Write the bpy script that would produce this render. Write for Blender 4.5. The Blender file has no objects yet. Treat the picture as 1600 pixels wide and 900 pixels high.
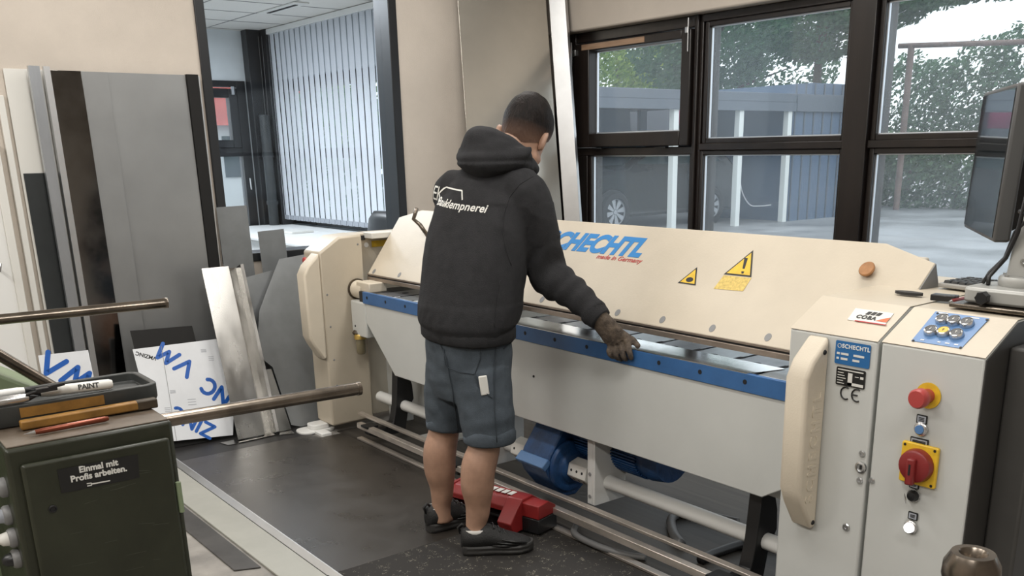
import bpy, bmesh, math, random
from mathutils import Vector, Matrix, noise
from mathutils.bvhtree import BVHTree
S = bpy.context.scene
COL = S.collection
random.seed(7)
PI = math.pi

# ------------------------------------------------------------------ camera, world, light, exposure
CAM_R = ((0.6227549, 0.2223074, -0.7501705), (0.7822639, -0.1958773, 0.5913505), (-0.0154798, -0.9550977, -0.2958866))
CAM_C = Vector((0.0, 0.0, 1.55))
FOC, PX, PY = 1470.41, 840.39, 689.41           # focal length and principal point of the 1600 x 900 frame
cam_data = bpy.data.cameras.new('camera')
cam = bpy.data.objects.new('camera', cam_data)
COL.objects.link(cam)
cam_data.sensor_width = 36.0
cam_data.lens = 36.0 * FOC / 1600
cam_data.shift_x = (800 - PX) / 1600
cam_data.shift_y = (PY - 450) / 1600
cam_data.clip_start = 0.05
cam_data.clip_end = 300
m = Matrix.Identity(4)
for i in range(3):
    m[i][0], m[i][1], m[i][2], m[i][3] = CAM_R[i][0], -CAM_R[i][1], -CAM_R[i][2], CAM_C[i]
cam.matrix_world = m
S.camera = cam
S.view_settings.view_transform = 'Standard'
S.view_settings.look = 'None'
S.view_settings.exposure = 0.18
S.view_settings.gamma = 1.0
S.view_settings.use_curve_mapping = False
try:
    S.cycles.use_denoising = True
    S.cycles.sample_clamp_indirect = 6
    S.cycles.max_bounces = 8
    S.cycles.transparent_max_bounces = 12
    S.cycles.caustics_reflective = False
    S.cycles.caustics_refractive = False
except Exception:
    pass

world = bpy.data.worlds.new('sky')
S.world = world
world.use_nodes = True
wn = world.node_tree.nodes
wl = world.node_tree.links
bg = wn['Background']
bg.inputs['Color'].default_value = (0.92, 0.965, 1.0, 1)
bg.inputs['Strength'].default_value = 1.75


def area_lamp(name, loc, sx, sy, power, color, rot=(0, 0, 0)):
    d = bpy.data.lights.new(name, 'AREA')
    d.shape = 'RECTANGLE'
    d.size, d.size_y = sx, sy
    d.energy = power
    d.color = color
    o = bpy.data.objects.new(name, d)
    o.location = loc
    o.rotation_euler = rot
    COL.objects.link(o)
    return o


CEIL = 3.25
WARM = (1.0, 0.97, 0.925)
LAMPS = [(-4.3, 1.2), (-4.3, 3.0), (-2.0, 1.2), (-2.0, 3.0), (0.3, 1.2), (-4.3, -1.2), (-2.0, -1.2), (0.3, -1.2)]
for (lx, ly) in LAMPS:
    area_lamp('ceiling_lamp_light', (lx, ly, CEIL - 0.13), 1.4, 0.28, 40 if ly < 0 else 25, WARM)
for (lx, ly) in ((-7.2, 2.6), (-9.0, 2.6)):
    area_lamp('office_lamp_light', (lx, ly, 2.74), 1.1, 0.5, 52, (0.9, 0.95, 1.0))


def ray(px, py):
    d = ((px - PX), (py - PY), FOC)
    return Vector([sum(CAM_R[i][k] * d[k] for k in range(3)) for i in range(3)])


def at(px, py, ax, val):
    """the point of the plane ax = val that the camera sees at a pixel of the 1600 x 900 photograph"""
    d = ray(px, py)
    i = 'xyz'.index(ax)
    return CAM_C + d * ((val - CAM_C[i]) / d[i])


def at_plane(px, py, p0, n):
    d = ray(px, py)
    return CAM_C + d * ((Vector(p0) - CAM_C).dot(Vector(n)) / d.dot(Vector(n)))


# ------------------------------------------------------------------ materials
MATS = {}


def mat(name, col, rough=0.5, metal=0.0, var=0.0, vscale=6.0, bump=0.0, bscale=60.0, spec=0.5, col2=None, stretch=(1, 1, 1), coat=0.0, rvar=0.0):
    if name in MATS:
        return MATS[name]
    m = bpy.data.materials.new(name)
    m.use_nodes = True
    nt = m.node_tree
    b = nt.nodes['Principled BSDF']
    b.inputs['Roughness'].default_value = rough
    b.inputs['Metallic'].default_value = metal
    b.inputs['Specular IOR Level'].default_value = spec
    b.inputs['Coat Weight'].default_value = coat
    b.inputs['Base Color'].default_value = (*col, 1)
    tc = mp = None
    if var or bump or rvar or col2:
        tc = nt.nodes.new('ShaderNodeTexCoord')
        mp = nt.nodes.new('ShaderNodeMapping')
        mp.inputs['Scale'].default_value = stretch
        nt.links.new(tc.outputs['Object'], mp.inputs['Vector'])
    if var or col2 or rvar:
        n = nt.nodes.new('ShaderNodeTexNoise')
        n.inputs['Scale'].default_value = vscale
        n.inputs['Detail'].default_value = 6
        n.inputs['Roughness'].default_value = 0.6
        nt.links.new(mp.outputs['Vector'], n.inputs['Vector'])
        if var or col2:
            r = nt.nodes.new('ShaderNodeValToRGB')
            c2 = col2 or tuple(max(0, c * (1 + var)) for c in col)
            c1 = col if col2 else tuple(max(0, c * (1 - var)) for c in col)
            r.color_ramp.elements[0].position = 0.35
            r.color_ramp.elements[1].position = 0.66
            r.color_ramp.elements[0].color = (*c1, 1)
            r.color_ramp.elements[1].color = (*c2, 1)
            nt.links.new(n.outputs['Fac'], r.inputs['Fac'])
            nt.links.new(r.outputs['Color'], b.inputs['Base Color'])
        if rvar:
            mr = nt.nodes.new('ShaderNodeMapRange')
            mr.inputs['From Min'].default_value = 0.3
            mr.inputs['From Max'].default_value = 0.7
            mr.inputs['To Min'].default_value = max(0.02, rough - rvar)
            mr.inputs['To Max'].default_value = min(1, rough + rvar)
            nt.links.new(n.outputs['Fac'], mr.inputs['Value'])
            nt.links.new(mr.outputs['Result'], b.inputs['Roughness'])
    if bump:
        n2 = nt.nodes.new('ShaderNodeTexNoise')
        n2.inputs['Scale'].default_value = bscale
        n2.inputs['Detail'].default_value = 4
        nt.links.new(mp.outputs['Vector'], n2.inputs['Vector'])
        bp = nt.nodes.new('ShaderNodeBump')
        bp.inputs['Strength'].default_value = bump
        bp.inputs['Distance'].default_value = 0.01
        nt.links.new(n2.outputs['Fac'], bp.inputs['Height'])
        nt.links.new(bp.outputs['Normal'], b.inputs['Normal'])
    MATS[name] = m
    return m


def speckle_mat(name, base, spot, scale, lo, hi, rough=0.85, big=None):
    m = bpy.data.materials.new(name)
    m.use_nodes = True
    nt = m.node_tree
    b = nt.nodes['Principled BSDF']
    b.inputs['Roughness'].default_value = rough
    tc = nt.nodes.new('ShaderNodeTexCoord')
    v = nt.nodes.new('ShaderNodeTexVoronoi')
    v.inputs['Scale'].default_value = scale
    w = nt.nodes.new('ShaderNodeTexNoise')
    w.inputs['Scale'].default_value = scale * 0.12
    w.inputs['Detail'].default_value = 5
    nt.links.new(tc.outputs['Object'], v.inputs['Vector'])
    nt.links.new(tc.outputs['Object'], w.inputs['Vector'])
    r = nt.nodes.new('ShaderNodeValToRGB')
    r.color_ramp.elements[0].position = lo
    r.color_ramp.elements[1].position = hi
    r.color_ramp.elements[0].color = (0, 0, 0, 1)
    r.color_ramp.elements[1].color = (1, 1, 1, 1)
    sep = nt.nodes.new('ShaderNodeSeparateColor')
    nt.links.new(v.outputs['Color'], sep.inputs['Color'])
    mul = nt.nodes.new('ShaderNodeMath')
    mul.operation = 'MULTIPLY'
    nt.links.new(sep.outputs['Red'], mul.inputs[0])
    nt.links.new(w.outputs['Fac'], mul.inputs[1])
    nt.links.new(mul.outputs[0], r.inputs['Fac'])
    mx = nt.nodes.new('ShaderNodeMix')
    mx.data_type = 'RGBA'
    mx.inputs['A'].default_value = (*base, 1)
    mx.inputs['B'].default_value = (*spot, 1)
    nt.links.new(r.outputs['Color'], mx.inputs['Factor'])
    nt.links.new(mx.outputs['Result'], b.inputs['Base Color'])
    MATS[name] = m
    return m


def glass_mat(name, tint=(0.93, 0.97, 1.0), refl=0.06, haze=0.0, haze_col=(0.8, 0.88, 0.95)):
    m = bpy.data.materials.new(name)
    m.use_nodes = True
    nt = m.node_tree
    nt.nodes.clear()
    out = nt.nodes.new('ShaderNodeOutputMaterial')
    tr = nt.nodes.new('ShaderNodeBsdfTransparent')
    tr.inputs['Color'].default_value = (*tint, 1)
    gl = nt.nodes.new('ShaderNodeBsdfGlossy')
    gl.inputs['Roughness'].default_value = 0.02
    mx = nt.nodes.new('ShaderNodeMixShader')
    fr = nt.nodes.new('ShaderNodeLayerWeight')
    pw_ = nt.nodes.new('ShaderNodeMath')
    pw_.operation = 'POWER'
    pw_.inputs[1].default_value = 4.0
    nt.links.new(fr.outputs['Facing'], pw_.inputs[0])
    ml = nt.nodes.new('ShaderNodeMath')
    ml.operation = 'MULTIPLY_ADD'
    ml.inputs[1].default_value = 0.6
    ml.inputs[2].default_value = refl * 0.5
    nt.links.new(pw_.outputs[0], ml.inputs[0])
    nt.links.new(ml.outputs[0], mx.inputs['Fac'])
    nt.links.new(tr.outputs[0], mx.inputs[1])
    nt.links.new(gl.outputs[0], mx.inputs[2])
    last = mx
    if haze:
        df = nt.nodes.new('ShaderNodeBsdfTranslucent')
        df.inputs['Color'].default_value = (*haze_col, 1)
        m2 = nt.nodes.new('ShaderNodeMixShader')
        m2.inputs['Fac'].default_value = haze
        nt.links.new(mx.outputs[0], m2.inputs[1])
        nt.links.new(df.outputs[0], m2.inputs[2])
        last = m2
    nt.links.new(last.outputs[0], out.inputs['Surface'])
    MATS[name] = m
    return m


def emit_mat(name, col, strength):
    m = bpy.data.materials.new(name)
    m.use_nodes = True
    b = m.node_tree.nodes['Principled BSDF']
    b.inputs['Base Color'].default_value = (*col, 1)
    b.inputs['Emission Color'].default_value = (*col, 1)
    b.inputs['Emission Strength'].default_value = strength
    MATS[name] = m
    return m


def leaf_mat(name, c1, c2, trans=0.35):
    m = bpy.data.materials.new(name)
    m.use_nodes = True
    nt = m.node_tree
    nt.nodes.clear()
    out = nt.nodes.new('ShaderNodeOutputMaterial')
    geo = nt.nodes.new('ShaderNodeNewGeometry')
    r = nt.nodes.new('ShaderNodeValToRGB')
    r.color_ramp.elements[0].color = (*c1, 1)
    r.color_ramp.elements[1].color = (*c2, 1)
    nt.links.new(geo.outputs['Random Per Island'], r.inputs['Fac'])
    d = nt.nodes.new('ShaderNodeBsdfDiffuse')
    t = nt.nodes.new('ShaderNodeBsdfTranslucent')
    mx = nt.nodes.new('ShaderNodeMixShader')
    mx.inputs['Fac'].default_value = trans
    nt.links.new(r.outputs['Color'], d.inputs['Color'])
    nt.links.new(r.outputs['Color'], t.inputs['Color'])
    nt.links.new(d.outputs[0], mx.inputs[1])
    nt.links.new(t.outputs[0], mx.inputs[2])
    nt.links.new(mx.outputs[0], out.inputs['Surface'])
    MATS[name] = m
    return m


def slat_mat(name, col, trans):
    m = bpy.data.materials.new(name)
    m.use_nodes = True
    nt = m.node_tree
    nt.nodes.clear()
    out = nt.nodes.new('ShaderNodeOutputMaterial')
    d = nt.nodes.new('ShaderNodeBsdfDiffuse')
    t = nt.nodes.new('ShaderNodeBsdfTranslucent')
    d.inputs['Color'].default_value = (*col, 1)
    t.inputs['Color'].default_value = (*col, 1)
    mx = nt.nodes.new('ShaderNodeMixShader')
    mx.inputs['Fac'].default_value = trans
    nt.links.new(d.outputs[0], mx.inputs[1])
    nt.links.new(t.outputs[0], mx.inputs[2])
    nt.links.new(mx.outputs[0], out.inputs['Surface'])
    MATS[name] = m
    return m


M = MATS
mat('wall_paint', (0.57, 0.51, 0.445), 0.9, var=0.05, vscale=2.5, bump=0.15, bscale=180)
mat('ceiling_paint', (0.72, 0.70, 0.66), 0.9)
mat('office_wall', (0.62, 0.66, 0.68), 0.9, var=0.03)
mat('dark_wood', (0.014, 0.010, 0.0085), 0.32, var=0.35, vscale=8, stretch=(1, 1, 0.12), bump=0.05, bscale=90)
mat('black_frame', (0.012, 0.013, 0.015), 0.4)
mat('bronze_strip', (0.30, 0.19, 0.12), 0.35, var=0.35, vscale=5, stretch=(0.5, 1, 4))
mat('bare_metal', (0.62, 0.63, 0.64), 0.28, 1.0)
mat('spacer', (0.75, 0.8, 0.86), 0.35, 0.6)
mat('concrete', (0.27, 0.255, 0.235), 0.55, var=0.35, vscale=3.5, bump=0.1, bscale=70, rvar=0.2)
mat('machine_beige', (0.555, 0.49, 0.39), 0.42, var=0.05, vscale=3, bump=0.05, bscale=120)
mat('machine_grey', (0.56, 0.57, 0.55), 0.36, var=0.03, vscale=3)
mat('bumper_beige', (0.64, 0.57, 0.46), 0.5, var=0.04, bump=0.1, bscale=220)
mat('machine_blue', (0.035, 0.12, 0.30), 0.38, var=0.12, vscale=8)
mat('gear_blue', (0.012, 0.055, 0.16), 0.45, var=0.35, vscale=9, bump=0.3, bscale=40)
mat('label_blue', (0.02, 0.13, 0.34), 0.35)
mat('pad_blue', (0.10, 0.22, 0.45), 0.4)
mat('bed_steel', (0.30, 0.31, 0.33), 0.32, 0.85, var=0.2, vscale=9)
mat('finger_steel', (0.42, 0.45, 0.47), 0.3, 0.8, var=0.12, vscale=9)
mat('rail_brown', (0.30, 0.25, 0.21), 0.35, 0.7, var=0.25, vscale=14, stretch=(0.4, 1, 1))
mat('slot_black', (0.008, 0.008, 0.009), 0.7)
mat('black_plastic', (0.012, 0.012, 0.013), 0.38)
mat('black_steel', (0.008, 0.008, 0.009), 0.45)
mat('grey_plastic', (0.22, 0.22, 0.22), 0.45)
mat('dark_grey', (0.045, 0.043, 0.040), 0.45, var=0.08)
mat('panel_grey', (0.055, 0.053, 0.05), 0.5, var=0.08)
mat('zinc_pipe', (0.68, 0.68, 0.66), 0.35)
mat('pedal_steel', (0.62, 0.56, 0.50), 0.3, 0.7, var=0.25, vscale=8, stretch=(0.5, 2, 2))
mat('white', (0.78, 0.78, 0.76), 0.45)
mat('off_white', (0.70, 0.69, 0.65), 0.5)
mat('black_ink', (0.008, 0.008, 0.008), 0.5)
mat('blue_ink', (0.012, 0.20, 0.52), 0.4)
mat('red_ink', (0.45, 0.03, 0.03), 0.5)
mat('orange_ink', (0.75, 0.13, 0.03), 0.45)
mat('grey_ink', (0.34, 0.36, 0.40), 0.6)
mat('yellow', (0.72, 0.46, 0.03), 0.42, var=0.12, vscale=30)
mat('yellow_text', (0.62, 0.45, 0.12), 0.5, var=0.25, vscale=90)
mat('red_plastic', (0.42, 0.06, 0.055), 0.38)
mat('dark_red', (0.22, 0.02, 0.02), 0.35)
mat('pedal_red', (0.27, 0.020, 0.020), 0.42, var=0.12, vscale=12)
mat('cork', (0.36, 0.17, 0.065), 0.6, var=0.15, vscale=40)
mat('brass', (0.65, 0.46, 0.14), 0.3, 0.9)
mat('cup_glass', (0.20, 0.17, 0.10), 0.12, 0.0, coat=0.5)
mat('grease', (0.05, 0.035, 0.02), 0.5, var=0.4, vscale=30)
mat('cable', (0.13, 0.13, 0.13), 0.5)
mat('galv', (0.31, 0.315, 0.315), 0.40, 0.6, var=0.04, vscale=3, rvar=0.04)
mat('galv_dark', (0.20, 0.21, 0.22), 0.30, 0.8, var=0.18, vscale=2.5, rvar=0.1)
mat('galv_light', (0.55, 0.58, 0.62), 0.3, 0.85, var=0.15, vscale=4, stretch=(1, 1, 0.2))
mat('sheet_black', (0.012, 0.0115, 0.011), 0.7, spec=0.3)
mat('shiny_dark', (0.24, 0.235, 0.23), 0.12, 1.0, var=0.25, vscale=3, rvar=0.08)
mat('anthracite', (0.045, 0.05, 0.052), 0.35, 0.4, var=0.1)
mat('raw_zinc', (0.42, 0.41, 0.39), 0.24, 1.0, var=0.07, vscale=7, rvar=0.08, stretch=(1, 1, 0.4))
mat('titan_zinc', (0.22, 0.23, 0.235), 0.45, 0.45, var=0.08, vscale=7, rvar=0.05)
mat('film_white', (0.72, 0.74, 0.77), 0.35, var=0.04)
mat('film_ink', (0.012, 0.10, 0.42), 0.4)
mat('work_sheet', (0.86, 0.88, 0.88), 0.12, 1.0, var=0.06, vscale=3, rvar=0.05)
mat('coil_coat', (0.58, 0.55, 0.49), 0.15, 0.6, var=0.03, vscale=4)
mat('alu', (0.66, 0.67, 0.68), 0.34, 0.9, var=0.05)
mat('rubber', (0.031, 0.0265, 0.0225), 0.30, var=0.2, vscale=5, bump=0.10, bscale=420, rvar=0.05)
mat('rubber_strip', (0.018, 0.017, 0.017), 0.5, var=0.2)
mat('floor_sheet', (0.36, 0.36, 0.325), 0.5, var=0.05)
mat('floor_dark', (0.05, 0.047, 0.045), 0.5, var=0.3, vscale=6)
speckle_mat('granulate', (0.017, 0.015, 0.013), (0.22, 0.20, 0.16), 300, 0.50, 0.60)
mat('green_paint', (0.021, 0.0235, 0.013), 0.38, var=0.25, vscale=6, bump=0.06, bscale=60, rvar=0.1)
mat('green_top', (0.075, 0.055, 0.038), 0.42, col2=(0.17, 0.14, 0.11), vscale=9)
mat('scratch', (0.055, 0.060, 0.042), 0.5)
mat('green_light', (0.20, 0.25, 0.15), 0.45, var=0.2, vscale=6)
mat('tray_grey', (0.040, 0.043, 0.042), 0.45, var=0.2, vscale=12)
mat('rod_steel', (0.20, 0.17, 0.14), 0.26, 0.9, var=0.3, vscale=14)
mat('wood_rule', (0.24, 0.12, 0.025), 0.5, var=0.35, vscale=14)
mat('copper_pen', (0.20, 0.05, 0.025), 0.28, 0.5)
mat('silver', (0.62, 0.62, 0.62), 0.25, 0.9)
mat('screen', (0.02, 0.028, 0.032), 0.06, 0.0, spec=0.8, coat=1.0)
mat('monitor_grey', (0.085, 0.085, 0.085), 0.4)
mat('monitor_dark', (0.012, 0.012, 0.014), 0.4)
mat('stand_grey', (0.40, 0.40, 0.38), 0.42, 0.2)
mat('key_dark', (0.035, 0.035, 0.035), 0.5)
mat('keyboard_grey', (0.32, 0.31, 0.29), 0.5)
# people
mat('skin', (0.37, 0.22, 0.152), 0.5, var=0.12, vscale=14, bump=0.06, bscale=160)
mat('hair', (0.009, 0.006, 0.005), 0.55, var=0.5, vscale=60, bump=0.5, bscale=140, stretch=(1, 1, 0.3), spec=0.15)
mat('hair_fade', (0.075, 0.042, 0.028), 0.6, var=0.3, vscale=70)
mat('hoodie', (0.026, 0.026, 0.028), 0.95, var=0.12, vscale=30, bump=0.35, bscale=300, spec=0.25)
mat('shorts', (0.068, 0.083, 0.100), 0.92, var=0.12, vscale=25, bump=0.35, bscale=350, spec=0.25)
mat('shorts_dark', (0.045, 0.055, 0.066), 0.92, bump=0.35, bscale=350, spec=0.25)
mat('glove', (0.040, 0.031, 0.025), 0.85, col2=(0.15, 0.115, 0.085), vscale=26, bump=0.4, bscale=200)
mat('shoe', (0.008, 0.008, 0.008), 0.28, bump=0.1, bscale=120)
mat('shoe_mesh', (0.010, 0.010, 0.010), 0.6, bump=0.4, bscale=260)
mat('sole', (0.028, 0.027, 0.026), 0.5)
mat('sock', (0.62, 0.60, 0.57), 0.9)
# clipped hair: skin shines through where it is short
_m = MATS['hair']
_nt = _m.node_tree
_b = _nt.nodes['Principled BSDF']
_old = _b.inputs['Base Color'].links[0].from_socket
_at = _nt.nodes.new('ShaderNodeAttribute')
_at.attribute_name = 'fade'
_mx = _nt.nodes.new('ShaderNodeMix')
_mx.name = 'hair_fade_mix'
_mx.data_type = 'RGBA'
_mx.inputs['A'].default_value = (0.12, 0.070, 0.050, 1)
_nt.links.new(_at.outputs['Fac'], _mx.inputs['Factor'])
_nt.links.new(_old, _mx.inputs['B'])
_nt.links.new(_mx.outputs['Result'], _b.inputs['Base Color'])
# outdoors
mat('asphalt', (0.27, 0.28, 0.29), 0.5, var=0.35, vscale=0.8, bump=0.2, bscale=20, rvar=0.2)
mat('post_white', (0.80, 0.84, 0.82), 0.5)
mat('shed_blue', (0.10, 0.15, 0.23), 0.5, var=0.06)
mat('fascia', (0.11, 0.13, 0.16), 0.5)
mat('carport_wall', (0.13, 0.14, 0.16), 0.6, var=0.08)
mat('car_black', (0.006, 0.008, 0.011), 0.22, 0.0, spec=0.35)
mat('tyre', (0.015, 0.015, 0.016), 0.7)
mat('rim', (0.45, 0.47, 0.50), 0.35, 0.1)
mat('car_glass', (0.03, 0.05, 0.06), 0.08, coat=1.0)
mat('van_white', (0.50, 0.56, 0.68), 0.35)
mat('sign_red', (0.45, 0.06, 0.16), 0.5)
mat('bark', (0.06, 0.045, 0.035), 0.9, bump=0.6, bscale=25)
mat('roof_red', (0.40, 0.07, 0.05), 0.8, var=0.2, vscale=2)
mat('house_white', (0.72, 0.74, 0.74), 0.8)
mat('rust', (0.20, 0.14, 0.12), 0.8, var=0.2)
leaf_mat('leaf_hedge', (0.05, 0.11, 0.065), (0.17, 0.27, 0.16))
leaf_mat('leaf_dark', (0.035, 0.095, 0.055), (0.12, 0.23, 0.13))
leaf_mat('leaf_light', (0.10, 0.20, 0.05), (0.34, 0.48, 0.12), 0.5)
slat_mat('blind_fabric', (0.90, 0.92, 0.95), 0.58)
glass_mat('window_glass', (0.96, 0.98, 0.99), 0.06, 0.07, (0.85, 0.93, 1.0))
glass_mat('clear_glass', (0.97, 0.985, 1.0), 0.02)
emit_mat('lamp_tube', (1.0, 0.95, 0.88), 2.5)
emit_mat('lamp_lit', (1.0, 1.0, 1.0), 1.6)

mat('floor_boards', (0.026, 0.022, 0.018), 0.55, col2=(0.055, 0.048, 0.04), vscale=3, stretch=(0.25, 9, 1))
# ------------------------------------------------------------------ mesh helpers
WORLD = {}


def wmat(o):
    r = o.matrix_basis.copy()
    while o.parent:
        o = o.parent
        r = o.matrix_basis @ r
    return r


def spline(pts, n=7):
    pts = [Vector(p) for p in pts]
    out = []
    for i in range(len(pts) - 1):
        p0, p1, p2, p3 = pts[max(i - 1, 0)], pts[i], pts[i + 1], pts[min(i + 2, len(pts) - 1)]
        for k in range(n):
            t = k / n
            out.append(0.5 * ((2 * p1) + (p2 - p0) * t + (2 * p0 - 5 * p1 + 4 * p2 - p3) * t * t + (3 * p1 - p0 - 3 * p2 + p3) * t ** 3))
    return out + [pts[-1]]


class MB:
    def __init__(self):
        self.bm = bmesh.new()

    def face(self, pts):
        vs = [self.bm.verts.new(Vector(p)) for p in pts]
        return self.bm.faces.new(vs)

    def box(self, x0, x1, y0, y1, z0, z1):
        p = [Vector((x, y, z)) for z in (z0, z1) for (x, y) in ((x0, y0), (x1, y0), (x1, y1), (x0, y1))]
        return self._hexa(p)

    def _hexa(self, p):
        v = [self.bm.verts.new(q) for q in p]
        for f in ((3, 2, 1, 0), (4, 5, 6, 7), (0, 1, 5, 4), (1, 2, 6, 5), (2, 3, 7, 6), (3, 0, 4, 7)):
            self.bm.faces.new([v[i] for i in f])
        return self

    def obox(self, c, ux, uy, uz, sx, sy, sz):
        c, ux, uy, uz = Vector(c), Vector(ux).normalized(), Vector(uy).normalized(), Vector(uz).normalized()
        p = [c + ux * (a * sx / 2) + uy * (b * sy / 2) + uz * (k * sz / 2) for k in (-1, 1) for (a, b) in ((-1, -1), (1, -1), (1, 1), (-1, 1))]
        return self._hexa(p)

    def prism(self, pts, ext):
        pts = [Vector(p) for p in pts]
        ext = Vector(ext)
        a = [self.bm.verts.new(p) for p in pts]
        b = [self.bm.verts.new(p + ext) for p in pts]
        n = len(pts)
        self.bm.faces.new(a)
        self.bm.faces.new(b[::-1])
        for i in range(n):
            self.bm.faces.new([a[i], b[i], b[(i + 1) % n], a[(i + 1) % n]])
        return self

    def loft(self, rings, cap=True, closed=False):
        vr = [[self.bm.verts.new(Vector(p)) for p in r] for r in rings]
        n = len(vr[0])
        seq = list(range(len(vr) - 1))
        for k in seq:
            for i in range(n):
                self.bm.faces.new([vr[k][i], vr[k][(i + 1) % n], vr[k + 1][(i + 1) % n], vr[k + 1][i]])
        if closed:
            for i in range(n):
                self.bm.faces.new([vr[-1][i], vr[-1][(i + 1) % n], vr[0][(i + 1) % n], vr[0][i]])
        elif cap:
            self.bm.faces.new(vr[0][::-1])
            self.bm.faces.new(vr[-1])
        return self

    def tube(self, pts, r, seg=12, cap=True, sx=1.0, closed=False):
        pts = [Vector(p) for p in pts]
        n = len(pts)
        rs = r if isinstance(r, (list, tuple)) else [r] * n
        rings = []
        prev = None
        for i in range(n):
            if closed:
                t = pts[(i + 1) % n] - pts[i - 1]
            else:
                t = pts[min(i + 1, n - 1)] - pts[max(i - 1, 0)]
            t.normalize()
            if prev is None:
                up = Vector((0, 0, 1)) if abs(t.z) < 0.9 else Vector((1, 0, 0))
                a = t.cross(up).normalized()
            else:
                a = (prev - t * prev.dot(t)).normalized()
            b = t.cross(a)
            prev = a
            rings.append([pts[i] + (a * math.cos(2 * PI * k / seg) * sx + b * math.sin(2 * PI * k / seg)) * rs[i] for k in range(seg)])
        return self.loft(rings, cap and not closed, closed)

    def cyl(self, p0, p1, r0, r1=None, seg=24):
        return self.tube([p0, p1], [r0, r0 if r1 is None else r1], seg)

    def lathe(self, prof, base, axis=(0, 0, 1), seg=28):
        base, ax = Vector(base), Vector(axis).normalized()
        a = ax.orthogonal().normalized()
        b = ax.cross(a)
        rings = [[base + ax * h + (a * math.cos(2 * PI * k / seg) + b * math.sin(2 * PI * k / seg)) * max(r, 1e-4) for k in range(seg)] for (r, h) in prof]
        ring_ = prof[0][0] > 0.001 and prof[-1][0] > 0.001
        return self.loft(rings, not ring_, ring_)

    def sphere(self, c, r, sx=1, sy=1, sz=1, seg=20, rings=12):
        mtx = Matrix.Translation(Vector(c)) @ Matrix.Diagonal((sx, sy, sz, 1))
        bmesh.ops.create_uvsphere(self.bm, u_segments=seg, v_segments=rings, radius=r, matrix=mtx)
        return self

    def sub(self, cuts=1):
        bmesh.ops.subdivide_edges(self.bm, edges=self.bm.edges[:], cuts=cuts, use_grid_fill=True)
        return self

    def mesh(self, name):
        bmesh.ops.recalc_face_normals(self.bm, faces=self.bm.faces[:])
        me = bpy.data.meshes.new(name)
        self.bm.to_mesh(me)
        self.bm.free()
        return me

    def build(self, name, material, parent=None, bevel=0.0, smooth=False, seg=2, angle=0.6, origin=None):
        me = self.mesh(name)
        return link_mesh(name, me, material, parent, bevel, smooth, seg, angle, origin)


def link_mesh(name, me, material, parent=None, bevel=0.0, smooth=False, seg=2, angle=0.6, origin=None):
    """mesh given in world coordinates -> one object under its parent, or with its origin at its own base"""
    me.materials.append(M[material] if isinstance(material, str) else material)
    o = bpy.data.objects.new(name, me)
    COL.objects.link(o)
    if parent:
        o.parent = parent
        me.transform(wmat(parent).inverted())
    else:
        if origin is None and len(me.vertices):
            n = len(me.vertices)
            xs = [v.co for v in me.vertices]
            origin = Vector((sum(v.x for v in xs) / n, sum(v.y for v in xs) / n, min(v.z for v in xs)))
        if origin is not None:
            me.transform(Matrix.Translation(-Vector(origin)))
            o.location = origin
    if bevel:
        b = o.modifiers.new('bevel', 'BEVEL')
        b.width = bevel
        b.segments = seg
        b.limit_method = 'ANGLE'
        b.angle_limit = angle
        b.harden_normals = False
    if smooth or bevel:
        for p in me.polygons:
            p.use_smooth = True
        if not smooth or smooth == 'auto':
            try:
                me.set_sharp_from_angle(angle=0.7)
            except Exception:
                pass
    return o


def tag(o, label, cat, group=None, kind=None):
    o['label'] = label
    o['category'] = cat
    if group:
        o['group'] = group
    if kind:
        o['kind'] = kind
    return o


def thing(name, label, cat, loc=(0, 0, 0), rz=0.0, group=None):
    o = bpy.data.objects.new(name, None)
    COL.objects.link(o)
    o.empty_display_size = 0.1
    o.location = loc
    o.rotation_euler = (0, 0, rz)
    return tag(o, label, cat, group)


def struct(o):
    o['kind'] = 'structure'
    return o


def dup(root, loc, rz=None, label=None):
    def cp(o, par):
        c = o.copy()
        COL.objects.link(c)
        if par:
            c.parent = par
        for ch in list(o.children):
            cp(ch, c)
        return c
    c = cp(root, None)
    c.location = loc
    if rz is not None:
        c.rotation_euler = (0, 0, rz)
    if label:
        c['label'] = label
    return c


def text_mesh(body, size=1.0, shear=0.0, bold=0.0, extrude=0.0, align='CENTER', space=1.0):
    c = bpy.data.curves.new('lettering', 'FONT')
    c.body = body
    c.size = size
    c.shear = shear
    c.offset = bold
    c.extrude = extrude
    c.align_x = align
    c.align_y = 'CENTER'
    c.space_character = space
    c.resolution_u = 6
    o = bpy.data.objects.new('lettering', c)
    COL.objects.link(o)
    dg = bpy.context.evaluated_depsgraph_get()
    me = bpy.data.meshes.new_from_object(o.evaluated_get(dg))
    bpy.data.objects.remove(o)
    bpy.data.curves.remove(c)
    me.materials.clear()
    return me


def letters(name, body, size, material, parent, org, ux, uy, shear=0.0, bold=0.0, extrude=0.0006, align='CENTER', space=1.0, sx=1.0):
    ux, uy = Vector(ux).normalized(), Vector(uy)
    uy = (uy - ux * uy.dot(ux)).normalized()
    uz = ux.cross(uy)
    me = text_mesh(body, size, shear, bold, extrude, align, space)
    mt = Matrix.Identity(4)
    for i in range(3):
        mt[i][0], mt[i][1], mt[i][2], mt[i][3] = ux[i] * sx, uy[i], uz[i], Vector(org)[i]
    me.transform(mt)
    return link_mesh(name, me, material, parent)


def rrect(w, h, r, n=5):
    out = []
    for (cx, cy, a0) in ((w / 2 - r, h / 2 - r, 0), (-w / 2 + r, h / 2 - r, 90), (-w / 2 + r, -h / 2 + r, 180), (w / 2 - r, -h / 2 + r, 270)):
        for k in range(n + 1):
            a = math.radians(a0 + 90 * k / n)
            out.append((cx + r * math.cos(a), cy + r * math.sin(a)))
    return out


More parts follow.
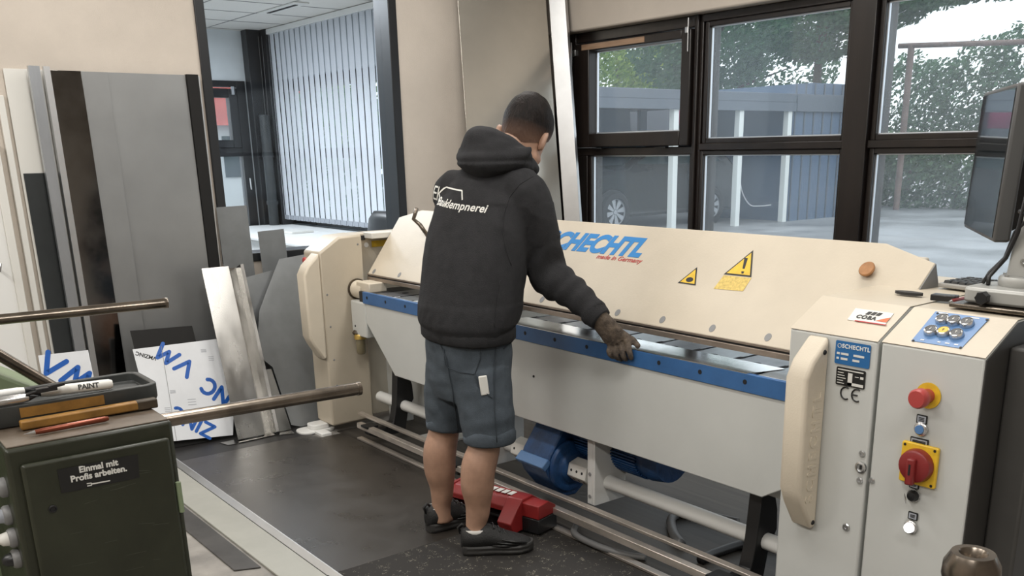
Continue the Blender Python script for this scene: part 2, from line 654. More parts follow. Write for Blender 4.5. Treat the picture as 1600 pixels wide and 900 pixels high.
def islands(o):
    """the separate pieces of a small fittings mesh, each as a part of its own"""
    bm = bmesh.new()
    bm.from_mesh(o.data)
    seen, groups = set(), []
    for v in bm.verts:
        if v in seen:
            continue
        st, grp = [v], []
        seen.add(v)
        while st:
            q = st.pop()
            grp.append(q)
            for e in q.link_edges:
                w = e.other_vert(q)
                if w not in seen:
                    seen.add(w)
                    st.append(w)
        groups.append(grp)
    for g in groups[1:]:
        idx = {v: i for i, v in enumerate(g)}
        gs = set(g)
        fs = [[idx[v] for v in f.verts] for f in bm.faces if f.verts[0] in gs]
        me = bpy.data.meshes.new(o.data.name)
        me.from_pydata([v.co.copy() for v in g], [], fs)
        me.materials.append(o.data.materials[0])
        c = o.copy()
        c.data = me
        COL.objects.link(c)
    bmesh.ops.delete(bm, geom=[v for g in groups[1:] for v in g], context='VERTS')
    bm.to_mesh(o.data)
    bm.free()


def remesh(me, voxel, smooth_it=2, fac=0.5):
    o = bpy.data.objects.new('tmp', me)
    COL.objects.link(o)
    r = o.modifiers.new('r', 'REMESH')
    r.mode = 'VOXEL'
    r.voxel_size = voxel
    if smooth_it:
        s = o.modifiers.new('s', 'SMOOTH')
        s.factor = fac
        s.iterations = smooth_it
    dg = bpy.context.evaluated_depsgraph_get()
    out = bpy.data.meshes.new_from_object(o.evaluated_get(dg))
    bpy.data.objects.remove(o)
    bpy.data.meshes.remove(me)
    return out

# ------------------------------------------------------------------ the room shell
WX = -5.6          # left wall face
WY = 4.55          # window wall face
struct(MB().box(-11.2, 3.2, -3.4, 4.8, -0.12, 0.0).build('floor', 'concrete'))
struct(MB().box(WX - 0.16, 3.2, -3.4, WY + 0.3, CEIL, CEIL + 0.12).build('ceiling', 'ceiling_paint'))
wlm = MB()
wlm.box(WX - 0.16, WX, -3.4, 2.05, 0, CEIL)
wlm.box(WX - 0.16, WX, 3.33, WY + 0.3, 0, CEIL)
wlm.box(WX - 0.16, WX, 2.05, 3.33, 0, 0.93)
wlm.box(WX - 0.16, WX, 2.05, 3.33, 2.78, CEIL)
struct(wlm.build('wall_left', 'wall_paint'))
wb = MB()
wb.box(WX, 3.2, WY, WY + 0.3, 2.315, CEIL)
wb.box(WX, 3.2, WY, WY + 0.3, 0, 0.50)
wb.box(1.2, 3.2, WY, WY + 0.3, 0.50, 2.315)
struct(wb.build('wall_back', 'wall_paint', bevel=0.012))
struct(MB().box(3.2, 3.35, -3.4, WY + 0.3, 0, CEIL).build('wall_right', 'wall_paint'))
struct(MB().box(-11.2, 3.35, -3.55, -3.4, 0, CEIL).build('wall_front', 'wall_paint'))

# opening to the office with its black frame
op = bpy.data.objects.new('window_1', None)
COL.objects.link(op)
op.location = (WX, 2.69, 0.93)
struct(op)
f = MB()
for (y0, y1, z0, z1) in ((2.05, 2.105, 0.93, 2.78), (3.27, 3.33, 0.93, 2.78), (2.105, 3.27, 0.93, 0.98), (2.105, 3.27, 2.72, 2.78)):
    f.box(WX - 0.175, WX + 0.012, y0, y1, z0, z1)
f.build('window_frame', 'black_frame', op, bevel=0.004)
MB().box(WX - 0.10, WX - 0.094, 2.105, 3.27, 0.98, 2.72).build('pane', 'clear_glass', op)

# window band behind the machine
FY = 4.60


def window_unit(name, x0, x1, sash=False):
    w = bpy.data.objects.new(name, None)
    COL.objects.link(w)
    w.location = ((x0 + x1) / 2, FY, 0.86)
    struct(w)
    return w


def ring(mb, x0, x1, z0, z1, t, y0, y1):
    mb.box(x0, x0 + t, y0, y1, z0, z1)
    mb.box(x1 - t, x1, y0, y1, z0, z1)
    mb.box(x0 + t, x1 - t, y0, y1, z0, z0 + t)
    mb.box(x0 + t, x1 - t, y0, y1, z1 - t, z1)


def pane(w, x0, x1, z0, z1):
    MB().box(x0 - 0.01, x1 + 0.01, 4.685, 4.693, z0 - 0.01, z1 + 0.01).build('pane', 'window_glass', w)
    s = MB()
    ring(s, x0 - 0.004, x1 + 0.004, z0 - 0.004, z1 + 0.004, 0.010, 4.668, 4.684)
    s.build('glazing_spacer', 'spacer', w)


def bead(mb, x0, x1, z0, z1, t=0.03):
    """rebate ring round a pane, stepped back from the frame face"""
    ring(mb, x0 - t, x1 + t, z0 - t, z1 + t, t, 4.645, 4.72)


# bay with the tilting sash
w1 = window_unit('window_2', -5.6, -4.21)
b = MB()
b.box(-5.6, -5.36, FY + 0.02, 4.80, 0.50, 2.315)
b.box(-5.36, -4.255, FY + 0.03, 4.78, 2.25, 2.315)
b.box(-5.36, -4.255, FY + 0.03, 4.78, 1.505, 1.555)
b.box(-5.36, -5.255, FY + 0.03, 4.78, 0.50, 1.505)
b.box(-5.255, -4.255, FY + 0.03, 4.78, 0.50, 0.57)
bead(b, -5.225, -4.288, 0.60, 1.505)
b.build('window_frame', 'dark_wood', w1, bevel=0.004)
s = MB()
for q in ((-5.352, -5.20, 1.56, 2.24), (-4.34, -4.262, 1.56, 2.24), (-5.20, -4.34, 1.56, 1.650), (-5.20, -4.34, 2.188, 2.24)):
    s.box(q[0], q[1], FY - 0.005, 4.70, q[2], q[3])
sash = s.build('sash', 'dark_wood', w1, bevel=0.006)
MB().box(-5.27, -4.66, FY - 0.008, FY - 0.004, 2.197, 2.232).build('metal_strip', 'bronze_strip', sash)
pane(w1, -5.197, -4.342, 1.653, 2.186)
pane(w1, -5.228, -4.288, 0.59, 1.502)
h = MB()
h.tube([(-5.365, FY - 0.02, 2.255), (-5.365, FY - 0.02, 1.2), (-5.375, FY - 0.02, 1.12)], 0.006, 8)
h.tube([(-5.378, FY - 0.02, 1.13), (-5.378, FY - 0.03, 1.00)], [0.012, 0.016], 10)
h.build('tilt_rod', 'bare_metal', w1)
h = MB()
h.box(-5.352, -5.325, FY - 0.02, FY - 0.005, 2.165, 2.205)
h.box(-4.30, -4.278, FY - 0.02, FY - 0.005, 2.215, 2.25)
h.build('sash_catch', 'bare_metal', w1, bevel=0.003)
MB().tube([(-4.275, FY - 0.015, 2.30), (-4.275, FY - 0.015, 2.11)], 0.004, 8).build('catch_rod', 'bare_metal', w1)
hm = MB()
hm.box(-5.16, -5.06, FY - 0.01, FY + 0.02, 1.548, 1.556)
hm.box(-4.55, -4.45, FY - 0.01, FY + 0.02, 1.548, 1.556)
hm.build('sash_hinge', 'black_steel', w1)

w2 = window_unit('window_3', -4.255, -3.19)
b = MB()
b.box(-4.255, -4.225, FY + 0.02, 4.80, 0.50, 2.315)
b.box(-4.225, -4.20, FY + 0.04, 4.80, 0.50, 2.315)
b.box(-4.20, -3.15, FY + 0.03, 4.78, 2.27, 2.315)
b.box(-4.20, -3.15, FY + 0.03, 4.78, 1.530, 1.572)
b.box(-4.20, -3.15, FY + 0.03, 4.78, 0.50, 0.57)
bead(b, -4.16, -3.187, 1.60, 2.242)
bead(b, -4.18, -3.187, 0.60, 1.502, 0.028)
b.build('window_frame', 'dark_wood', w2, bevel=0.004)
pane(w2, -4.16, -3.187, 1.60, 2.242)
pane(w2, -4.18, -3.187, 0.59, 1.502)

w3 = window_unit('window_4', -3.15, -1.2)
b = MB()
b.box(-3.157, -3.01, FY + 0.015, 4.82, 0.50, 2.315)
b.box(-3.01, -1.35, FY + 0.03, 4.78, 2.27, 2.315)
b.box(-3.01, -1.35, FY + 0.03, 4.78, 1.530, 1.572)
b.box(-3.01, -1.35, FY + 0.03, 4.78, 0.50, 0.57)
b.box(-1.35, -1.18, FY + 0.015, 4.82, 0.50, 2.315)
bead(b, -2.975, -1.385, 1.60, 2.242)
bead(b, -2.975, -1.385, 0.60, 1.502)
b.build('window_frame', 'dark_wood', w3, bevel=0.004)
pane(w3, -2.975, -1.385, 1.60, 2.242)
pane(w3, -2.975, -1.385, 0.59, 1.502)
w4 = window_unit('window_5', -1.18, 1.2)
b = MB()
b.box(-1.18, 1.2, FY + 0.03, 4.78, 2.27, 2.315)
b.box(-1.18, 1.2, FY + 0.03, 4.78, 1.530, 1.572)
b.box(-1.18, 1.2, FY + 0.03, 4.78, 0.50, 0.57)
b.box(1.1, 1.2, FY + 0.03, 4.78, 0.50, 2.315)
b.build('window_frame', 'dark_wood', w4, bevel=0.004)
pane(w4, -1.15, 1.08, 1.60, 2.242)
pane(w4, -1.15, 1.08, 0.59, 1.502)

# ceiling lamps of the workshop
for i, (lx, ly) in enumerate(LAMPS):
    t = thing('ceiling_lamp', 'long fluorescent ceiling lamp above the workshop, out of frame', 'lamp', (lx, ly, CEIL), 0, 'fluorescent lamps on the workshop ceiling')
    MB().box(lx - 0.72, lx + 0.72, ly - 0.16, ly + 0.16, CEIL - 0.07, CEIL - 0.001).build('housing', 'white', t, bevel=0.006)
    for k in (-0.07, 0.07):
        MB().cyl((lx - 0.68, ly + k, CEIL - 0.09), (lx + 0.68, ly + k, CEIL - 0.09), 0.014).build('tube', 'lamp_tube', t, smooth=True)

# ------------------------------------------------------------------ office beyond the opening
struct(MB().box(-11.2, WX - 0.16, 1.2, WY + 0.35, 2.80, 2.9).build('ceiling_office', 'ceiling_paint'))
g = MB()
for k in range(8):
    x = -10.3 + k * 0.62
    g.box(x, x + 0.012, 1.2, WY, 2.797, 2.80)
for k in range(6):
    y = 1.4 + k * 0.62
    g.box(-10.4, WX - 0.17, y, y + 0.012, 2.797, 2.80)
struct(g.build('trim_1', 'grey_plastic'))
OX = -10.4
w = MB()
w.box(OX - 0.2, OX, 1.2, WY + 0.3, 2.30, 2.8)
w.box(OX - 0.2, OX, 1.2, 3.2, 0, 2.30)
w.box(OX - 0.2, OX, 3.2, WY + 0.3, 0, 0.72)
w.box(OX - 0.2, OX, 4.26, WY + 0.3, 0.72, 2.30)
struct(w.build('wall_office', 'office_wall'))
struct(MB().box(OX, WX - 0.16, 1.05, 1.2, 0, 2.8).build('wall_office_front', 'office_wall'))
wo = MB()
wo.box(OX - 0.2, WX - 0.16, WY, WY + 0.3, 0, 0.80)
wo.box(OX - 0.2, WX - 0.16, WY, WY + 0.3, 2.31, 2.8)
struct(wo.build('wall_office_back', 'office_wall'))
# end window of the office
we = bpy.data.objects.new('window_6', None)
COL.objects.link(we)
we.location = (OX, 3.8, 0.72)
struct(we)
b = MB()
for (y0, y1, z0, z1) in ((3.2, 3.28, 0.72, 2.3), (4.16, 4.26, 0.72, 2.3), (3.28, 4.16, 2.24, 2.30), (3.28, 4.16, 1.53, 1.62), (3.28, 4.16, 0.72, 0.80)):
    b.box(OX - 0.10, OX + 0.02, y0, y1, z0, z1)
b.build('window_frame', 'black_frame', we, bevel=0.004)
s = MB()
for (y0, y1, z0, z1) in ((3.30, 3.40, 1.62, 2.22), (4.06, 4.15, 1.62, 2.22), (3.40, 4.06, 1.62, 1.70), (3.40, 4.06, 2.13, 2.22)):
    s.box(OX - 0.06, OX + 0.045, y0, y1, z0, z1)
s.build('sash', 'grey_plastic' if False else 'black_frame', we, bevel=0.006)
MB().box(OX - 0.03, OX - 0.02, 3.28, 4.16, 1.62, 2.24).build('pane', 'window_glass', we)
MB().box(OX - 0.03, OX - 0.02, 3.28, 4.16, 0.80, 1.53).build('pane', 'window_glass', we)
hd = MB()
hd.box(OX + 0.045, OX + 0.06, 4.09, 4.12, 2.16, 2.24)
hd.tube([(OX + 0.05, 4.20, 1.30), (OX + 0.06, 4.20, 1.18)], 0.008, 8)
hd.build('window_handle', 'bare_metal', we)
# dark column in the corner with a pipe
cm = MB()
cm.box(OX + 0.02, OX + 0.16, 4.27, 4.42, 0, 2.8)
cm.box(OX + 0.10, OX + 0.30, 4.42, 4.55, 0, 2.8)
struct(cm.build('trim_2', 'black_frame', bevel=0.004))
cpipe = MB()
cpipe.cyl((OX + 0.26, 4.34, 0.0), (OX + 0.26, 4.34, 1.95), 0.055)
cpipe.cyl((OX + 0.26, 4.34, 1.02), (OX + 0.26, 4.34, 1.06), 0.064)
cpipe.cyl((OX + 0.26, 4.34, 1.52), (OX + 0.26, 4.34, 1.56), 0.064)
tag(cpipe.build('drain_pipe', 'anthracite', smooth='auto'), 'dark glossy vertical pipe in the corner of the office', 'pipe')
# window band of the office behind the blind
wo = bpy.data.objects.new('window_7', None)
COL.objects.link(wo)
wo.location = (-8.0, WY + 0.05, 0.8)
struct(wo)
b = MB()
for x in (-10.35, -9.75, -8.55, -7.35, -6.2):
    b.box(x - 0.06, x + 0.06, 4.62, 4.78, 0.80, 2.31)
for (z0, z1) in ((0.80, 0.88), (1.50, 1.60), (2.20, 2.31)):
    b.box(-10.4, WX - 0.17, 4.63, 4.77, z0, z1)
b.build('window_frame', 'black_frame', wo, bevel=0.004)
MB().box(-10.38, WX - 0.17, 4.69, 4.698, 0.85, 2.25).build('pane', 'window_glass', wo)
MB().box(-10.3, WX - 0.17, WY - 0.28, WY + 0.06, 0.755, 0.80).build('window_sill', 'white', wo, bevel=0.004)
# vertical blind
vb = thing('vertical_blind', 'white vertical slat blind hanging across the office window', 'blind', (-8.1, 4.46, 2.78))
MB().box(-10.22, WX - 0.25, 4.43, 4.49, 2.745, 2.795).build('head_rail', 'white', vb, bevel=0.004)
slat0 = None
nsl = 37
for k in range(nsl):
    x = -10.16 + k * 0.122
    a = math.radians(6.5)
    if slat0 is None:
        pts = []
        for q in range(5):
            u = (q / 4 - 0.5)
            pts.append((u * 0.127 * math.cos(a) - 0.008 * (0.25 - u * u) * 0, -u * 0.127 * math.sin(a) - 0.010 * (0.25 - u * u) * 4))
        bm_ = MB()
        loop = [Vector((x + p[0], 4.46 + p[1], 0.86)) for p in pts]
        back = [Vector((x + p[0] + 0.0005, 4.4615 + p[1], 0.86)) for p in pts[::-1]]
        bm_.prism(loop + back, (0, 0, 1.885))
        slat0 = bm_.build('slat', 'blind_fabric', vb)
        bw = MB()
        bw.obox((x, 4.452, 0.885), (math.cos(a), -math.sin(a), 0), (math.sin(a), math.cos(a), 0), (0, 0, 1), 0.118, 0.006, 0.045)
        wt = bw.build('slat_weight', 'grey_ink', slat0)
        sx0 = x
    else:
        c = slat0.copy()
        COL.objects.link(c)
        c.location = slat0.location + Vector((x - sx0, 0, 0))
        c2 = wt.copy()
        COL.objects.link(c2)
        c2.parent = c
MB().tube([(-10.24, 4.40, 2.74), (-10.24, 4.40, 1.25), (-10.22, 4.38, 1.12), (-10.18, 4.40, 1.18), (-10.20, 4.42, 2.74)], 0.002, 6).build('pull_chain', 'grey_plastic', vb)

# desk, papers, chair, lamp of the office
dk = thing('office_desk', 'white office desk with drawer front under the blind', 'desk', (-8.9, 4.0, 0))
MB().box(-10.25, -7.15, 3.52, 4.26, 0.775, 0.80).build('desk_top', 'white', dk, bevel=0.004)
MB().box(-9.35, -7.2, 3.56, 3.59, 0.46, 0.775).build('modesty_panel', 'white', dk, bevel=0.003)
pd = MB().box(-10.2, -9.5, 3.54, 4.2, 0.12, 0.775).build('pedestal', 'white', dk, bevel=0.004)
MB().box(-9.98, -9.82, 3.52, 3.54, 0.66, 0.675).build('drawer_handle', 'bare_metal', pd, bevel=0.002)
for x in (-9.6, -7.25):
    for y in (3.62, 4.16):
        MB().box(x - 0.03, x + 0.03, y - 0.03, y + 0.03, 0, 0.775).build('leg', 'grey_plastic', dk, bevel=0.003)
tag(MB().obox((-9.0, 4.05, 0.812), (1, 0.1, 0), (-0.1, 1, 0), (0, 0, 1), 0.34, 0.24, 0.022).build('notebook', 'off_white', bevel=0.003), 'flat pale notebook lying on the white office desk', 'notebook')
ch = thing('office_chair', 'black office chair seen over the machine, standing at the desk', 'chair', (-6.45, 3.80, 0))
cb = MB()
rings = []
for (z, hw, dy) in ((0.56, 0.20, 0.02), (0.70, 0.245, 0.0), (0.92, 0.25, 0.02), (1.06, 0.235, 0.04), (1.12, 0.17, 0.055)):
    rings.append([Vector((-6.45 + hw * math.cos(2 * PI * k / 20), 3.60 + dy + 0.045 * math.sin(2 * PI * k / 20), z)) for k in range(20)])
cb.loft(rings)
cb.build('backrest', 'black_plastic', ch, smooth=True)
st = MB().prism([(-6.45 + p[0], 3.88 + p[1], 0.44) for p in rrect(0.48, 0.46, 0.1)], (0, 0, 0.075)).build('seat', 'black_plastic', ch, bevel=0.02)
MB().tube([(-6.45, 3.84, 0.44), (-6.45, 3.60, 0.42), (-6.45, 3.59, 0.6)], 0.022, 10).build('back_arm', 'black_plastic', ch)
MB().cyl((-6.45, 3.88, 0.08), (-6.45, 3.88, 0.44), 0.03).build('gas_column', 'black_plastic', ch)
for k in range(5):
    a = k * 2 * PI / 5
    leg = MB().tube([(-6.45, 3.88, 0.11), (-6.45 + 0.28 * math.cos(a), 3.88 + 0.28 * math.sin(a), 0.075)], [0.025, 0.016], 8).build('leg', 'black_plastic', ch)
    MB().cyl((-6.45 + 0.28 * math.cos(a) - 0.015, 3.88 + 0.28 * math.sin(a), 0.03), (-6.45 + 0.28 * math.cos(a) + 0.015, 3.88 + 0.28 * math.sin(a), 0.03), 0.03).build('castor', 'black_plastic', leg)
for i, (lx, ly) in enumerate(((-7.2, 2.6), (-9.0, 2.6))):
    t = thing('office_lamp', 'louvred fluorescent panel lamp in the office ceiling', 'lamp', (lx, ly, 2.80), 0, 'louvred lamps in the office ceiling')
    MB().box(lx - 0.62, lx + 0.62, ly - 0.31, ly + 0.31, 2.775, 2.799).build('housing', 'white', t, bevel=0.004)
    lv = MB()
    for k in range(13):
        lv.box(lx - 0.58 + k * 0.0955, lx - 0.58 + k * 0.0955 + 0.006, ly - 0.28, ly + 0.28, 2.752, 2.775)
    for k in range(5):
        lv.box(lx - 0.58, lx + 0.58, ly - 0.28 + k * 0.138, ly - 0.28 + k * 0.138 + 0.006, 2.752, 2.775)
    lv.build('louvre', 'bare_metal', t)
v = thing('ceiling_vent', 'slim rectangular air vent in the office ceiling tiles', 'vent', (-8.6, 3.95, 2.80))
MB().box(-9.0, -8.2, 3.88, 4.02, 2.788, 2.799).build('frame', 'off_white', v, bevel=0.003)
MB().box(-8.9, -8.3, 3.93, 3.96, 2.784, 2.789).build('slot', 'slot_black', v)

# ------------------------------------------------------------------ folding machine
FM = thing('folding_machine', 'long beige and grey sheet metal folding machine with a blue front bar', 'machine', (-3.1, 2.8, 0))


def prof_x(pts, x0, x1):
    return MB().prism([(x0, y, z) for (y, z) in pts], (x1 - x0, 0, 0))


# --- left cabinet
lc = prof_x([(2.30, 0.045), (2.30, 1.030), (2.425, 1.108), (2.568, 1.114), (2.568, 0.045)], -5.02, -4.82).build('left_cabinet', 'machine_beige', FM, bevel=0.012)
MB().box(-5.02, -4.90, 2.57, 3.25, 0.045, 1.112).build('rear_panel', 'machine_beige', lc, bevel=0.006)
MB().box(-4.90, -4.80, 2.62, 3.2, 1.085, 1.118).build('top_rail', 'off_white', lc, bevel=0.004)
lt = MB()
lt.box(-4.90, -4.885, 2.585, 2.625, 1.075, 1.10)
lt.box(-4.90, -4.885, 2.80, 2.83, 1.075, 1.10)
lt.build('latch', 'black_plastic', lc, bevel=0.002)
MB().box(-4.899, -4.897, 2.67, 2.77, 1.03, 1.065).build('warning_label', 'yellow', lc)
MB().lathe([(0.0, 0.0), (0.014, 0.0), (0.014, 0.002), (0.0, 0.002)], (-4.899, 2.635, 1.045), (1, 0, 0)).build('round_label', 'white', lc)
sc = MB()
for (y, z) in ((2.335, 0.62), (2.34, 0.43), (2.345, 0.28), (2.54, 1.06), (2.33, 0.80)):
    sc.lathe([(0, 0), (0.006, 0), (0.005, 0.002), (0, 0.002)], (-4.82, y, z), (1, 0, 0), 10)
sc.build('screw', 'grey_plastic', lc)
e = MB().lathe([(0, 0), (0.02, 0), (0.02, 0.012), (0, 0.012)], (-4.925, 2.30, 0.985), (0, -1, 0)).build('emergency_stop', 'yellow', lc)
MB().lathe([(0, 0), (0.011, 0), (0.011, 0.015), (0.018, 0.02), (0.018, 0.03), (0.012, 0.035), (0, 0.036)], (-4.925, 2.288, 0.985), (0, -1, 0)).build('stop_button', 'red_plastic', e, smooth='auto')
ft = MB()
ft.prism([(-4.95 + p[0], 2.25 + p[1], 0.0) for p in rrect(0.13, 0.22, 0.05)], (0, 0, 0.018))
ft.prism([(-4.95 + p[0] * 0.8, 2.27 + p[1] * 0.6, 0.018) for p in rrect(0.12, 0.2, 0.045)], (0, 0, 0.028))
ft.box(-4.90, -4.80, 2.215, 2.28, 0.0, 0.02)
ft.build('foot_plate', 'white', lc, bevel=0.004)


def bumper(xr, thick, text):
    pts = [(2.300, 1.028), (2.228, 0.965), (2.200, 0.915), (2.203, 0.575), (2.222, 0.530), (2.278, 0.438), (2.300, 0.445)]
    b = prof_x(pts, xr - thick, xr).build('bumper', 'bumper_beige', FM, bevel=0.014, seg=3)
    if text:
        letters('embossed_lettering', 'SCHECHTL', 0.050, 'bumper_beige', b, (xr + 0.0008, 2.258, 0.70), (0, 0.02, 1), (0, -1, 0.02), bold=0.002, extrude=0.0012, space=1.5)
        sc = MB()
        for (y, z) in ((2.277, 0.985), (2.281, 0.462)):
            sc.lathe([(0, 0), (0.008, 0), (0.006, 0.003), (0, 0.003)], (xr, y, z), (1, 0, 0), 12)
        sc.build('screw', 'slot_black', b)
    return b


bumper(-4.815, 0.10, False)
bumper(-1.560, 0.075, True)

# --- right cabinet: inner block with the type plates
rc = prof_x([(2.30, 0.03), (2.30, 1.032), (2.447, 1.112), (3.05, 1.118), (3.05, 0.03)], -1.70, -1.410).build('right_cabinet', 'machine_grey', FM, bevel=0.006)
tp = MB()
tp.prism([(-1.70, 2.2985, 1.0345), (-1.70, 2.4462, 1.1145), (-1.70, 3.05, 1.1205), (-1.70, 3.05, 1.1190), (-1.70, 2.4468, 1.1130), (-1.70, 2.2995, 1.0330)], (0.29, 0, 0))
tp.build('top_cover', 'machine_beige', rc)
FYc = 2.2985


def plate(x0, x1, z0, z1, material, parent, y=FYc, t=0.0015, name='plate', r=0.004):
    pts = [((x0 + x1) / 2 + p[0], y, (z0 + z1) / 2 + p[1]) for p in rrect(x1 - x0, z1 - z0, r, 3)]
    return MB().prism(pts, (0, -t, 0)).build(name, material, parent)


A = at(1307, 531, 'y', FYc)
B = at(1305, 567, 'y', FYc)
TW = at(1361, 545, 'y', FYc).x - A.x
tpl = plate(A.x, A.x + TW, B.z, A.z, 'label_blue', rc, name='type_plate')
letters('lettering', 'SCHECHTL', 0.0165, 'white', tpl, (A.x + TW / 2 + 0.010, FYc - 0.002, A.z - 0.014), (1, 0, 0), (0, 0, 1), bold=0.0004, space=1.12)
lm = MB()
lm.lathe([(0.0065, 0), (0.0065, 0.001), (0.005, 0.001), (0.005, 0)], (A.x + 0.013, FYc - 0.0015, A.z - 0.014), (0, -1, 0), 16)
for (x0, x1, dz) in ((0.006, 0.016, 0.036), (0.020, 0.044, 0.036), (0.060, 0.094, 0.036), (0.006, 0.014, 0.050), (0.020, 0.042, 0.050), (0.058, 0.080, 0.050)):
    lm.box(A.x + x0, A.x + min(x1, TW - 0.004), FYc - 0.0025, FYc - 0.0014, A.z - dz - 0.003, A.z - dz + 0.003)
lm.build('type_fields', 'off_white', tpl)
A = at(1308, 572, 'y', FYc)
B = at(1307, 600, 'y', FYc)
TW = at(1353, 583, 'y', FYc).x - A.x
H_ = A.z - B.z
dp = plate(A.x, A.x + TW, B.z, A.z, 'black_ink', rc, name='data_plate')
lm = MB()
for k in range(5):
    lm.box(A.x + 0.005, A.x + 0.024 + 0.004 * (k % 3), FYc - 0.0025, FYc - 0.0014, A.z - 0.0165 - k * 0.0075, A.z - 0.0145 - k * 0.0075)
lm.box(A.x + TW * 0.42, A.x + TW * 0.57, FYc - 0.0025, FYc - 0.0014, B.z + 0.004, A.z - 0.013)
lm.box(A.x + TW * 0.42, A.x + TW - 0.004, FYc - 0.0025, FYc - 0.0014, B.z + 0.004, B.z + 0.012)
lm.box(A.x + TW * 0.66, A.x + TW - 0.02, FYc - 0.0025, FYc - 0.0014, A.z - 0.022, A.z - 0.020)
lm.box(A.x + TW - 0.015, A.x + TW - 0.005, FYc - 0.0025, FYc - 0.0014, A.z - 0.025, A.z - 0.018)
lm.box(A.x + 0.005, A.x + TW - 0.006, FYc - 0.0025, FYc - 0.0014, A.z - 0.008, A.z - 0.005)
lm.build('type_fields', 'off_white', dp)
C = at(1329, 616, 'y', FYc)
ce = MB()
for (dx, bar) in ((-0.016, False), (0.020, True)):
    r = 0.016
    arc = [(C.x + dx + r * math.cos(a), FYc - 0.0005, C.z + r * 1.1 * math.sin(a)) for a in [math.radians(60 + k * 240 / 14) for k in range(15)]]
    ce.tube(arc, 0.0022, 6)
    if bar:
        ce.tube([(C.x + dx - r, FYc - 0.0005, C.z), (C.x + dx + 0.002, FYc - 0.0005, C.z)], 0.0022, 6)
ce.build('ce_mark', 'black_ink', rc)
sc = MB()
for (px, py, r) in ((1347, 709, 0.010), (1343, 751, 0.010), (1362, 751, 0.009), (1322, 824, 0.012)):
    c = at(px, py, 'y', FYc)
    sc.lathe([(0, 0), (r, 0), (r, 0.001), (r * 0.8, 0.004), (r * 0.35, 0.004), (r * 0.3, 0.001), (0, 0.001)], c, (0, -1, 0), 18)
sc.build('screw', 'bare_metal', rc, smooth='auto')
c = at(1364, 735, 'y', FYc)
c.x = min(c.x, -1.425)
lk = MB().lathe([(0, 0), (0.017, 0), (0.017, 0.006), (0.012, 0.008), (0.011, 0.003), (0, 0.003)], c, (0, -1, 0)).build('lock', 'bare_metal', rc, smooth='auto')
MB().box(c.x - 0.003, c.x + 0.003, c.y - 0.005, c.y - 0.002, c.z - 0.006, c.z + 0.006).build('lock_slot', 'slot_black', lk)
# dealer plate on the slanted top
SN = Vector((0, -0.0805, 0.1463)).normalized()
SV = Vector((0, 0.1463, 0.0805)).normalized()
SP = Vector((0, 2.30, 1.0345)) + SN * 0.0006


def slant_plate(corners, material, parent, name, t=0.0015):
    return MB().prism([at_plane(px, py, SP, SN) for (px, py) in corners], SN * t).build(name, material, parent)


dpl = slant_plate(((1337, 482), (1397, 490), (1383, 508), (1324, 500)), 'off_white', rc, 'dealer_plate')
s0 = SP + SN * 0.0022
o0 = at_plane(1352, 496, s0, SN)
letters('lettering', 'COBA', 0.021, 'black_ink', dpl, o0 + Vector((0.003, 0, 0)), (1, 0, 0), SV, bold=0.0008, align='CENTER', space=1.15)
st = MB()
for k in range(3):
    q = at_plane(1354 + k * 8, 488.5 + k * 0.9, s0, SN)
    st.prism([q + Vector((0, 0, 0)) - SV * 0.008, q + Vector((0.012, 0, 0)) - SV * 0.008, q + Vector((0.016, 0, 0)) + SV * 0.006, q + Vector((0.004, 0, 0)) + SV * 0.006], SN * 0.0005)
st.build('logo_stripe', 'black_ink', dpl)
q = at_plane(1369, 500, s0, SN)
MB().prism([q - SV * 0.004, q + Vector((0.034, 0, 0)) - SV * 0.004, q + Vector((0.034, 0, 0)) + SV * 0.018, q + Vector((0.022, 0, 0)) + SV * 0.012], SN * 0.0005).build('logo_wedge', 'orange_ink', dpl)
q = at_plane(1335, 501.5, s0, SN)
MB().prism([q, q + Vector((0.10, 0, 0)), q + Vector((0.10, 0, 0)) + SV * 0.004, q + SV * 0.004], SN * 0.0005).build('small_print', 'red_ink', dpl)
bs = MB()
bs.prism([at_plane(1420, 460, (0, 0, 1.121), (0, 0, 1)) + Vector((0.045 * math.cos(k * PI / 8), 0.018 * math.sin(k * PI / 8), 0)) for k in range(16)], (0, 0, 0.008))
bs.build('rubber_stop', 'rubber_strip', rc)

# --- control box
cb = prof_x([(2.30, 0.03), (2.30, 1.034), (2.447, 1.1125), (2.95, 1.118), (2.95, 0.03)], -1.398, -1.110).build('control_box', 'machine_grey', FM, bevel=0.006)
tp = MB()
tp.prism([(-1.398, 2.2985, 1.0365), (-1.398, 2.4462, 1.115), (-1.398, 2.95, 1.1205), (-1.398, 2.95, 1.1190), (-1.398, 2.4468, 1.1135), (-1.398, 2.2995, 1.035)], (0.288, 0, 0))
tp.build('top_cover', 'machine_beige', cb)
prof_x([(2.302, 0.03), (2.302, 1.030), (2.447, 1.108), (2.95, 1.114), (2.95, 0.03)], -1.1095, -1.1065).build('side_skin', 'dark_grey', cb)  # thin layer on the side face, darker grey than the front
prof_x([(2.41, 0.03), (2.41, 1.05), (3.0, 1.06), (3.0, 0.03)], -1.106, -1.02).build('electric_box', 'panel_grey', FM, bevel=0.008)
SP = Vector((0, 2.30, 1.0365)) + SN * 0.0006
pad = slant_plate(((1462, 487), (1546, 498), (1502, 545), (1424, 533)), 'pad_blue', cb, 'button_pad')
s0 = SP + SN * 0.002
BR = 0.0165
